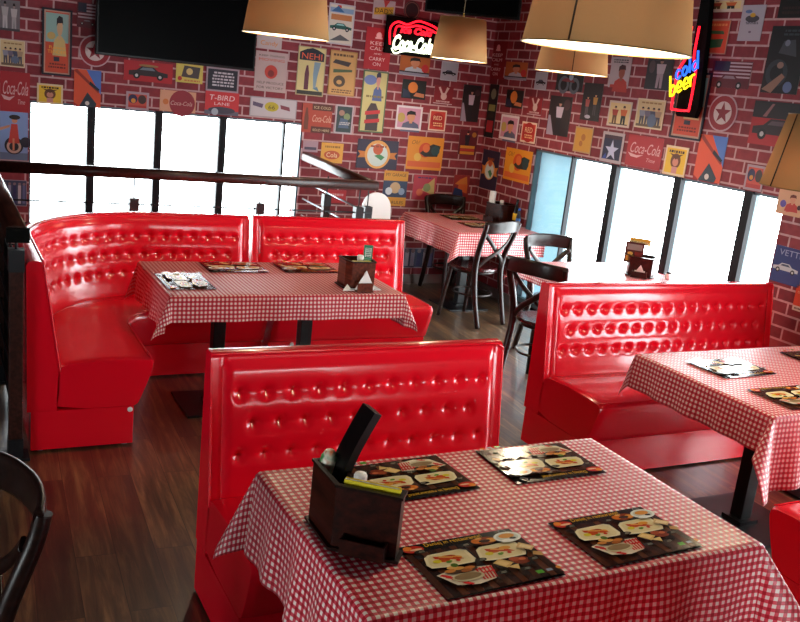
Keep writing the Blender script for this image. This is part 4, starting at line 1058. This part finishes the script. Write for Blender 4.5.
def d_small_or(a):
    a.r('#d89c3c', 0, 0, 1, 1); a.e('#b8502c', .5, .4, .36, .22); a.lines('#8c5c20', .15, .85, .72, .9, 1, 4); a.t('#e8d0a0', 'Cola', .5, .4, .5)
def d_garage(a):
    a.r('#d0922c', 0, 0, 1, 1); a.r('#34405c', .0, .25, 1, .72); a.e('#c8a880', .5, .52, .22, .16); a.e('#c8d0d8', .25, .42, .14); a.e('#8a9cb8', .78, .42, .13); a.t('#2c2418', 'MY GARAGE', .5, .89, .84, .09); a.t('#2c2418', 'MY RULES', .5, .1, .78, .09)
def d_tri(a):
    a.r('#b0384a', 0, 0, 1, 1); a.p('#b8a060', (.35, .4), (.9, .9), (.95, .2)); a.e('#7c8c58', .6, .5, .16); a.lines('#4a3060', .1, .8, .84, .94, 1, 2); a.e('#c86848', .3, .3, .14)
def d_cowboy(a):
    a.r('#8c2c2c', 0, 0, 1, 1); a.p('#c87430', (.1, .6), (.9, .5), (.8, .95), (.4, .8)); a.p('#c85c28', (.3, .35), (.9, .2), (.9, .6), (.35, .6)); a.p('#243058', (0, 0), (.7, 0), (.6, .35), (.1, .45))
def d_figflag(a):
    a.r('#5c1c24', 0, 0, 1, 1); a.figure(.45, .15, .8, '#1c1c24', '#201c20')
    for i in range(3): a.r('#c8882c' if i % 2 == 0 else '#a83028', .1, .02+.12*i, .9, .13+.12*i)
    a.e('#a8702c', .8, .82, .12)
def d_tbird(a):
    a.r('#c03034', 0, 0, 1, 1); a.t('#e0c8c8', 'T-BIRD', .5, .74, .74, .22, .1); a.t('#e0c8c8', 'LANE', .5, .48, .45, .13); a.r('#5c5c6c', .0, 0, 1, .18); a.e('#3c3c4c', .5, .2, .4, .15); a.e('#a0a8b4', .3, .12, .1)
def d_sign(a):
    a.r('#20202c', .0, .0, 1, 1); a.lines('#b8b4bc', .18, .85, .2, .85, 5, 8); border(a, '#9c8c94', .05)
def d_redcar(a):
    a.r('#a82028', 0, 0, 1, 1); a.car(.5, .4, .4, '#2c2024', '#687480'); a.e('#8c7040', .5, .8, .2, .06)
def d_comic2(a):
    a.r('#c8b858', 0, 0, 1, 1); a.p('#403c3c', (.2, .3), (.85, .25), (.9, .85), (.3, .9)); a.e('#c8b070', .5, .6, .12); a.e('#a83028', .15, .2, .08); a.lines('#b8743c', .3, .9, .05, .2, 1, 3)
def d_pop(a):
    a.r('#c04c3c', 0, 0, 1, 1); a.e('#2c2a4c', .3, .6, .2, .25); a.e('#3c2c28', .7, .6, .18, .25); a.e('#c88a30', .32, .5, .1); a.r('#a8302c', .1, .05, .9, .25); border(a, '#a8949c', .1)
def d_disc(a):
    a.r('#d09c7c', 0, 0, 1, 1); a.e('#8c2834', .62, .42, .36); a.t('#d0a8a0', 'Coca-Cola', .6, .42, .6, .2, .3); a.e('#c8743c', .16, .45, .08)
def d_cycl(a):
    a.r('#7c98c8', 0, 0, 1, 1); a.r('#5a708c', 0, 0, 1, .15); a.e('#1c1c28', .5, .3, .34); a.e('#c0a090', .5, .28, .26); a.e('#26242c', .5, .28, .17); a.e('#1c2030', .92, .38, .2); a.p('#b83c30', (.3, .35), (.7, .35), (.62, .75), (.4, .75)); a.r('#c88060', .45, .2, .52, .45); a.e('#c88868', .52, .82, .1); a.e('#28201c', .52, .89, .2, .05); a.p('#c88868', (.0, .6), (.35, .68), (.35, .73), (0, .66))
def d_bw(a):
    a.r('#6a6468', 0, 0, 1, 1); a.figure(.25, .05, .9, '#a8a4a4', '#b4b0b0', '#8c7c78'); a.figure(.7, .05, .85, '#b0acac', '#a09c9c', '#8c7c78'); a.r('#3c383c', 0, 0, 1, .08)
def d_candy(a):
    a.r('#b8aaa8', 0, 0, 1, 1); a.t('#c87c28', 'Candy', .5, .4, .7, .45, .1)
def d_dads(a):
    a.r('#b8a4a8', 0, 0, 1, 1); a.p('#c03c3c', (.55, .6), (.75, 1), (.45, 1)); a.p('#c89c28', (.06, .2), (.94, .34), (.94, .72), (.06, .56)); a.t('#241c14', "DAD'S", .5, .45, .8, .26)
def d_bottles(a):
    a.r('#34405c', 0, 0, 1, 1)
    for i, x in enumerate((.12, .3, .5, .7, .88)): a.r(['#a8a4b4', '#8c94b0', '#28305c', '#b0a8b0', '#5c648c'][i], x-.06, .1, x+.06, .8); a.e('#7c6c74', x, .85, .06)
    border(a, '#8c8490', .03)
def d_redlady(a):
    a.r('#a8989c', 0, 0, 1, 1); a.bust(.6, .5, .42, '#38181c', '#8c4838', '#a8322c'); a.lines('#3c343c', .1, .9, .8, .94, 2, 3); a.r('#a8322c', .1, 0, .95, .1)
def d_ball_player(a):
    a.r('#28262c', 0, 0, 1, 1); a.figure(.55, .05, .92, '#a89ca4', '#948890', '#8c6c60'); a.e('#4a3c40', .2, .7, .12, .2)
def d_white_tall(a):
    a.r('#a8a4b0', 0, 0, 1, 1); a.e('#44444c', .5, .62, .3, .1); a.e('#c0982c', .5, .72, .12, .06); a.e('#5c74a0', .3, .82, .15, .05); a.lines('#44444c', .2, .8, .46, .54, 2, 2); a.e('#6c5c70', .5, .25, .06, .03)
def d_black(a):
    a.r('#0c0b0c', 0, 0, 1, 1); a.lines('#2c1818', .15, .9, .15, .6, 2, 3)
def d_moto(a):
    a.r('#101216', 0, 0, 1, 1); a.e('#2c323a', .35, .3, .3); a.e('#101216', .35, .3, .18); a.p('#8c6c5c', (.02, .05), (.5, .3), (.6, .25), (.3, .0)); a.e('#5c6c94', .72, .1, .12); a.p('#3c4048', (.3, .6), (.8, .55), (.7, .8), (.4, .78)); a.e('#6c7484', .5, .75, .07); a.e('#8c7064', .42, .42, .09, .05); a.lines('#343c44', .3, .95, .85, .96, 2, 5)
def d_redcar2(a):
    a.r('#a81c24', 0, 0, 1, 1); a.r('#1c181c', 0, .62, 1, 1); a.p('#8c5c5c', (.2, .65), (.35, .95), (.4, .95), (.28, .65)); a.car(.55, .34, .5, '#2c2024', '#5c4a50')
def d_cream(a):
    a.r('#d0a07c', 0, 0, 1, 1); a.p('#c8503c', (.4, .1), (.8, .2), (.7, .5)); a.e('#5c4a9c', .25, .4, .12); a.bust(.6, .6, .3, '#6a2c1c', '#d09070', '#b8342c'); a.e('#3c1c18', .9, .35, .08)
def d_blue(a):
    a.r('#22306c', 0, 0, 1, 1); a.t('#8c94b8', 'VETTE', .55, .84, .8, .16); a.car(.45, .4, .42, '#b8bcc4', '#404860')
def d_orred(a):
    a.r('#c8442c', 0, 0, 1, 1); a.t('#e0b8a0', 'OPEN', .5, .75, .6); a.r('#c8bcb0', .0, .0, 1, .2); a.lines('#5c3c38', .1, .9, .04, .16, 1, 2)
def d_strip(a):
    a.r('#18181a', 0, 0, 1, 1); a.e('#7c7c60', .5, .82, .28, .1); a.r('#8c8448', .15, .5, .85, .62); a.r('#9c2428', .15, .1, .85, .32); a.e('#2c241c', .5, .42, .3, .06)
def d_tallband(a):
    a.r('#1c1618', 0, 0, 1, 1); a.figure(.3, .08, .6, '#a04c48', '#4c3c44'); a.figure(.7, .15, .6, '#b0803c', '#3c3038'); a.e('#a8a0b0', .4, .1, .15, .05)
def d_orangewin(a):
    a.r('#c08c34', 0, 0, 1, 1); a.e('#a0642c', .5, .6, .12); a.e('#a0642c', .4, .35, .1); border(a, '#b08c60', .05)
def d_grey(a):
    a.r('#a88894', 0, 0, 1, 1); a.r('#4c4458', .1, .2, .9, .45)
def d_redplain(a): a.r('#b82c34', 0, 0, 1, 1); a.lines('#d8a0a0', .15, .85, .5, .8, 1, 3)
def d_neoncircle(a):
    a.e('#3a1c20', .5, .5, .5, .5); a.e('#7c4c44', .5, .5, .46, .46); a.e('#2c1418', .5, .5, .40, .40)

PO = [
 ('B', (0, 0, 20, 31), 'black and white photo poster of two ballplayers at the top left edge', d_bw, None, None),
 ('B', (0, 40, 25, 67), 'cream poster of a small music group at the left edge', d_band, None, None),
 ('B', (44, 11, 70, 74), 'tall dark-framed poster of a dark-haired man above a red panel', d_tall, '#1a1826', None),
 ('B', (77, 3, 98, 28), 'poster of a striped flag over a dark car, left of the television', d_flag, None, None),
 ('B', (0, 72, 30, 112), 'red soft drink script poster left of the left window', d_coke, None, None),
 ('B', (37, 84, 63, 104), 'small yellow poster just above the first left window pane', d_yellow, None, None),
 ('B', (74, 70, 101, 107), 'orange and blue diagonal poster above the first left mullion', d_diag, None, None),
 ('B', (124, 62, 173, 82), 'red poster of a long dark car below the television', d_redcar, None, None),
 ('B', (176, 64, 203, 83), 'small yellow comic poster below the television', d_comic2, None, None),
 ('B', (206, 68, 239, 92), 'black sign with white lettering at the lower right of the television', d_sign, None, None),
 ('B', (205, 92, 239, 115), 'red lettered poster with a grey car front above the left windows', d_tbird, None, None),
 ('B', (126, 92, 149, 110), 'small poster of two dark heads on orange above the second left pane', d_pop, None, None),
 ('B', (160, 91, 196, 112), 'tan poster with a dark red drink disc above the left windows', d_disc, None, None),
 ('B', (0, 112, 28, 160), 'blue poster of a woman in red on a bicycle left of the left window', d_cycl, None, None),
 ('B', (2, 180, 27, 206), 'dark blue poster low on the wall left of the left window', d_bottles, None, None),
 ('B', (257, 36, 282, 49), 'pale poster with an orange word peeking below the lamp by the television', d_candy, None, None),
 ('B', (255, 52, 287, 92), 'pale wartime notice poster right of the television', d_help, None, None),
 ('B', (297, 47, 325, 96), 'cream soda poster with a bottle and a stockinged leg', d_nehi, None, None),
 ('B', (329, 51, 356, 96), 'tan newspaper style motorcycle poster right of the cream soda poster', d_news, None, None),
 ('B', (328, 4, 354, 45), 'white poster of a dark green car right of the television lamp', d_cartop, None, None),
 ('B', (373, 0, 395, 20), 'white and yellow root beer poster at the top edge', d_dads, None, None),
 ('B', (365, 28, 391, 70), 'bright red crowned slogan poster left of the red and white neon', d_red, None, '#b0202a'),
 ('B', (250, 98, 297, 118), 'white highway shield poster with two flags above the left windows', d_66, None, None),
 ('B', (302, 104, 332, 133), 'red and brown cold drink poster with a bottle beside the left window', d_ice, None, None),
 ('B', (335, 105, 353, 134), 'small white-framed dark poster right of the red and brown drink poster', d_framed_dark, None, None),
 ('B', (361, 71, 386, 133), 'tall green-edged poster of a lady over a dark bottle shape', d_lady, None, None),
 ('B', (321, 143, 343, 163), 'small orange poster above the right end of the handrail', d_small_or, None, None),
 ('B', (303, 141, 318, 152), 'small pinkish grey poster beside the left window corner', d_grey, None, None),
 ('B', (327, 190, 346, 203), 'small red poster seen under the handrail end', d_redplain, None, None),
 ('B', (357, 140, 398, 169), 'dark blue poster with an orange round emblem and wings on back wall', d_logo, None, None),
 ('B', (407, 137, 443, 170), 'wide orange cartoon style poster on the back wall above the far table', d_orange, None, None),
 ('B', (383, 171, 407, 206), 'yellow and blue garage poster right of the handrail end', d_garage, None, None),
 ('B', (413, 175, 436, 200), 'red poster with a green triangle above the far table', d_tri, None, None),
 ('B', (396, 106, 422, 130), 'pink framed portrait poster of a dark-haired man on the back wall', d_man, None, None),
 ('B', (429, 110, 446, 131), 'red badge poster right of the pink portrait on the back wall', d_badge, None, None),
 ('B', (402, 80, 426, 99), 'dark poster with an orange ball on the back wall', d_ball, None, None),
 ('B', (434, 86, 453, 104), 'red rabbit silhouette poster on the back wall', d_bunny, None, None),
 ('B', (400, 55, 430, 76), 'orange poster with a man and a grey strip below the red and white neon', d_orangeman, None, None),
 ('B', (441, 62, 458, 81), 'pale grey poster of a small black car below the small lamp, back wall', d_car_light, None, None),
 ('B', (462, 85, 480, 122), 'dark poster of a singer in white on the back wall near the corner', d_singer, None, None),
 ('B', (459, 130, 477, 155), 'poster of a dark figure over yellow and red stripes near the corner', d_figflag, None, None),
 ('B', (453, 175, 469, 198), 'poster of an orange rider over dark blue near the corner', d_cowboy, None, None),
 ('B', (403, 248, 434, 268), 'row of blue and white portraits poster low under the far table', d_bottles, None, None),
 ('B', (404, 1, 420, 20), 'dark round plaque above the red and white neon sign', d_neoncircle, None, 'disc'),
 ('R', (489, 41, 505, 79), 'dark red slogan poster in the shaded corner on the right wall', d_red, None, '#7c1018'),  # repeat of the slogan print, corner shade put into its red
 ('R', (487, 84, 496, 138), 'narrow dark strip poster right beside the wall corner', d_strip, None, None),
 ('R', (505, 62, 527, 80), 'orange poster with a man near the corner on the right wall', d_orangeman, None, None),
 ('R', (506, 90, 523, 108), 'dark poster with an orange ball on the right wall near the corner', d_ball, None, None),
 ('R', (528, 97, 542, 115), 'red rabbit silhouette poster on the right wall', d_bunny, None, None),
 ('R', (500, 115, 518, 140), 'white framed portrait poster of a dark-haired man on the right wall', d_man, None, None),
 ('R', (521, 122, 536, 143), 'red badge poster on the right wall above the blue pane', d_badge, None, None),
 ('R', (481, 150, 498, 190), 'dark poster with an orange round emblem in the wall corner', d_logo, None, None),
 ('R', (504, 149, 531, 182), 'orange cartoon style poster on the right wall left of the blue pane', d_orange, None, None),
 ('R', (535, 72, 547, 90), 'pale grey poster of a black car on the right wall behind the lamps', d_car_light, None, None),
 ('R', (556, 72, 583, 91), 'dark motorcycle poster below the half-hidden lamp', d_bike, None, None),
 ('R', (548, 96, 570, 136), 'dark poster of a singer in white above the right window', d_singer, None, None),
 ('R', (582, 83, 601, 121), 'dark narrow poster of musicians above the right window', d_tallband, None, None),
 ('R', (574, 127, 592, 153), 'yellow orange poster touching the top of the right window', d_orangewin, None, None),
 ('R', (610, 57, 630, 88), 'pale poster of a woman in red below the largest lamp', d_redlady, None, None),
 ('R', (646, 57, 672, 90), 'dark poster of a ballplayer in white left of the bottle neon', d_ball_player, None, None),
 ('R', (608, 101, 631, 127), 'cream comic poster with two figures above the right window', d_comic, None, None),
 ('R', (636, 99, 664, 129), 'cream music group poster below left of the bottle neon', d_band, None, None),
 ('R', (601, 132, 623, 163), 'navy blue poster with a white star above the right window', d_star, None, None),
 ('R', (626, 136, 662, 168), 'red soft drink script poster above the right window', d_coke, None, None),
 ('R', (664, 146, 687, 176), 'yellow poster with a brown figure above the right window', d_yellow, None, None),
 ('R', (676, 74, 705, 138), 'tall dark-framed poster with a red panel behind the bottle neon', d_tall, '#1a1826', None),
 ('R', (696, 135, 724, 182), 'orange and blue diagonal poster above the right window', d_diag, None, None),
 ('R', (711, 61, 750, 88), 'poster of a striped flag over a red car right of the bottle neon', d_flag, None, None),
 ('R', (700, 20, 728, 54), 'red orange poster with green shapes at the upper right', d_tin, None, None),
 ('R', (706, -2, 743, 12), 'pale comic poster at the top edge right of the largest lamp', d_comic, None, None),
 ('R', (740, 5, 763, 41), 'narrow pale grey poster at the upper right', d_white_tall, None, None),
 ('R', (779, -3, 803, 18), 'black poster at the top right corner of the photo', d_black, None, None),
 ('R', (766, 26, 803, 94), 'large black motorcycle poster at the upper right edge', d_moto, None, None),
 ('R', (750, 102, 803, 147), 'dark and red sports car poster behind the right edge lamp', d_redcar2, None, None),
 ('R', (745, 165, 764, 191), 'small poster of dark heads on orange above the last right pane', d_pop, None, None),
 ('R', (777, 188, 803, 216), 'tan poster of a woman at the right edge beside the window', d_cream, None, None),
 ('R', (772, 247, 803, 285), 'dark blue poster of a white sports car at the right edge', d_blue, None, None),
 ('R', (794, 286, 806, 312), 'orange red poster at the right edge below the sports car poster', d_orred, None, None),
]
for (wl, bx_, lab, fn, fr_, sp) in PO:
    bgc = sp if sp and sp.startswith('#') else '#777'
    poster(wl, bx_, lab, fn, bg=bgc, frame=fr_, shape='disc' if sp == 'disc' else None)
poster('B', (79, 35, 111, 67), 'round red and white star sign half hidden behind the television', d_roundel, bg='#b89aa0', name='round_sign', cat='sign', shape='disc')
poster('R', (708, 94, 737, 132), 'round red and white star sign right of the bottle neon', d_roundel, bg='#b89aa0', name='round_sign', cat='sign', shape='disc')

# ---------------------------------------------------------------- neon signs
NR = emat('neon_red', '#ff1428', 2.2); NW = emat('neon_white', '#f4ffdc', 2.2); NB = emat('neon_blue', '#2468ff', 1.6); NY = emat('neon_yellow', '#fff01c', 1.3)
def neon_text(st, w_, h_, cx, cy, z, mat, parent, name, r_=.006, shear=0):
    vs, fs = text_mesh(st, shear, .0)
    # outline glyph tubes
    c = bpy.data.curves.new('t', 'FONT'); c.body = st; c.size = 1; c.shear = shear; c.resolution_u = 2
    x0 = min(v.x for v in vs); x1 = max(v.x for v in vs); y0 = min(v.y for v in vs); y1 = max(v.y for v in vs)
    sx, sy = w_/(x1-x0), h_/(y1-y0)
    c.fill_mode = 'NONE'; c.bevel_depth = r_/sy; c.bevel_resolution = 1
    o = bpy.data.objects.new('t', c); COL.objects.link(o); dg = bpy.context.evaluated_depsgraph_get(); dg.update()
    me = bpy.data.meshes.new_from_object(o.evaluated_get(dg)); COL.objects.unlink(o); bpy.data.objects.remove(o)
    for v in me.vertices: v.co = Vector((cx+(v.co.x-(x0+x1)/2)*sx, cy+(v.co.y-(y0+y1)/2)*sy, z+v.co.z*sy))
    me.materials.clear(); me.materials.append(mat)
    ob = bpy.data.objects.new(name, me); COL.objects.link(ob); ob.parent = parent
c0 = atY(416, 38.5, 7.57)
t = thing('neon_sign', 'lit red and white neon script sign on the back wall left of the small lamp', 'neon sign', c0); t.matrix_world = Matrix.Translation(c0) @ TB
MB().box(-.28, -.155, -.075, .30, .17, -.05, bev=.004).build('backing_panel', M['matteblack'], t)
wav = cubicpts([(-.255, -.08, 0), (-.265, .06, 0), (-.2, .12, 0), (-.1, .11, 0), (0, .15, 0), (.1, .14, 0), (.2, .11, 0), (.25, .05, 0), (.2, -.02, 0)], 6)
MB().tube(wav, .009, 8).build('neon_outline', NR, t)
wav = cubicpts([(-.22, -.01, 0), (-.2, .08, 0), (-.1, .085, 0), (0, .11, 0), (.1, .1, 0), (.2, .07, 0)], 6)
MB().tube(wav, .009, 8).build('neon_outline', NR, t)
neon_text('Ice Cold', .32, .055, -.0, .062, .0, NR, t, 'neon_lettering', .005, .25)
neon_text('Coca-Cola', .40, .125, -.03, -.055, .012, NW, t, 'neon_script', .008, .35)
MB().tube(cubicpts([(-.24, -.11, .01), (-.2, -.15, .01), (-.1, -.12, .01), (.1, -.12, .01)], 5), .007, 8).build('neon_swash', NW, t)
MB().box(-.2, -.03, -.09, -.17, .03, -.084).build('bracket', M['black'], t)
# bottle neon
c0 = atX(686, 80, 4.69)
t = thing('neon_sign', 'lit neon beer bottle sign with blue and yellow lettering on the right wall', 'neon sign', c0); t.matrix_world = Matrix.Translation(c0) @ TR
MB().prism([(-.10, -.23), (-.08, -.25), (.09, -.25), (.11, -.18), (.07, .3), (.02, .66), (-.05, .66), (-.05, .2), (-.10, .1)], -.09, -.05).build('backing_panel', M['matteblack'], t)
bo = cubicpts([(-.035, .36, 0), (-.035, .17, 0), (-.07, .10, 0), (-.095, .04, 0), (-.095, -.18, 0), (-.075, -.205, 0), (.06, -.205, 0), (.08, -.18, 0), (.08, .04, 0), (.06, .10, 0), (.035, .17, 0), (.035, .36, 0)], 6)
MB().tube(bo, .008, 8).build('neon_outline', NR, t)
def strokes(sts, cx, cy, kx, ky, sh, mat, name, r_=.007):
    b = MB()
    for s_ in sts: b.tube(cubicpts([((x+sh*y)*kx+cx, y*ky+cy, .014) for x, y in s_], 5), r_, 8)
    b.build(name, mat, t)
C_ = [(.8, .75), (.45, .95), (.1, .6), (.15, .15), (.5, 0), (.85, .2)]
O_ = [(.5, .95), (.1, .6), (.15, .15), (.5, 0), (.85, .3), (.85, .7), (.5, .95)]
Lh = [(.3, 1.9), (.3, .9), (.3, 0)]; D_ = [(.9, 1.9), (.9, .9), (.9, 0)]
Bh = [(.1, 1.9), (.1, .9), (.1, 0)]; E_ = [(.1, .45), (.85, .5), (.75, .9), (.4, .95), (.1, .5), (.3, .05), (.85, .15)]
Rr = [(.15, .95), (.15, 0)]; R2 = [(.15, .5), (.4, .9), (.85, .9)]
def off(l, d): return [(x+d, y) for x, y in l]
tilt = Matrix.Rotation(.42, 4, 'Z')
def word(items, cx, cy, kx, ky, mat, name):
    b = MB()
    for l, d in items:
        pts = [tilt @ Vector(((x+d+.25*y)*kx, y*ky, 0)) for x, y in l]
        b.tube(cubicpts([(p.x+cx, p.y+cy, .016) for p in pts], 5), .0075, 8)
    b.build(name, mat, t)
word([(C_, 0), (O_, 1.15), (Lh, 2.15), (O_, 2.85), (D_, 2.9)], -.085, -.005, .055, .062, NB, 'neon_lettering')
word([(Bh, 0), (O_, .05), (E_, 1.15), (E_, 2.25), (Rr, 3.3), (R2, 3.3)], -.115, -.125, .058, .075, NY, 'neon_lettering')
MB().box(-.02, .50, -.108, .01, .54, -.088).build('bracket', M['black'], t)

# ---------------------------------------------------------------- render settings that belong to the scene
S.view_settings.view_transform = 'Standard'; S.view_settings.look = 'None'; S.view_settings.gamma = 1
S.view_settings.use_curve_mapping = False; S.view_settings.exposure = 0.0
S.cycles.use_denoising = True
S.cycles.max_bounces = 8; S.cycles.diffuse_bounces = 4; S.cycles.glossy_bounces = 4; S.cycles.transparent_max_bounces = 8
S.cycles.sample_clamp_indirect = 6
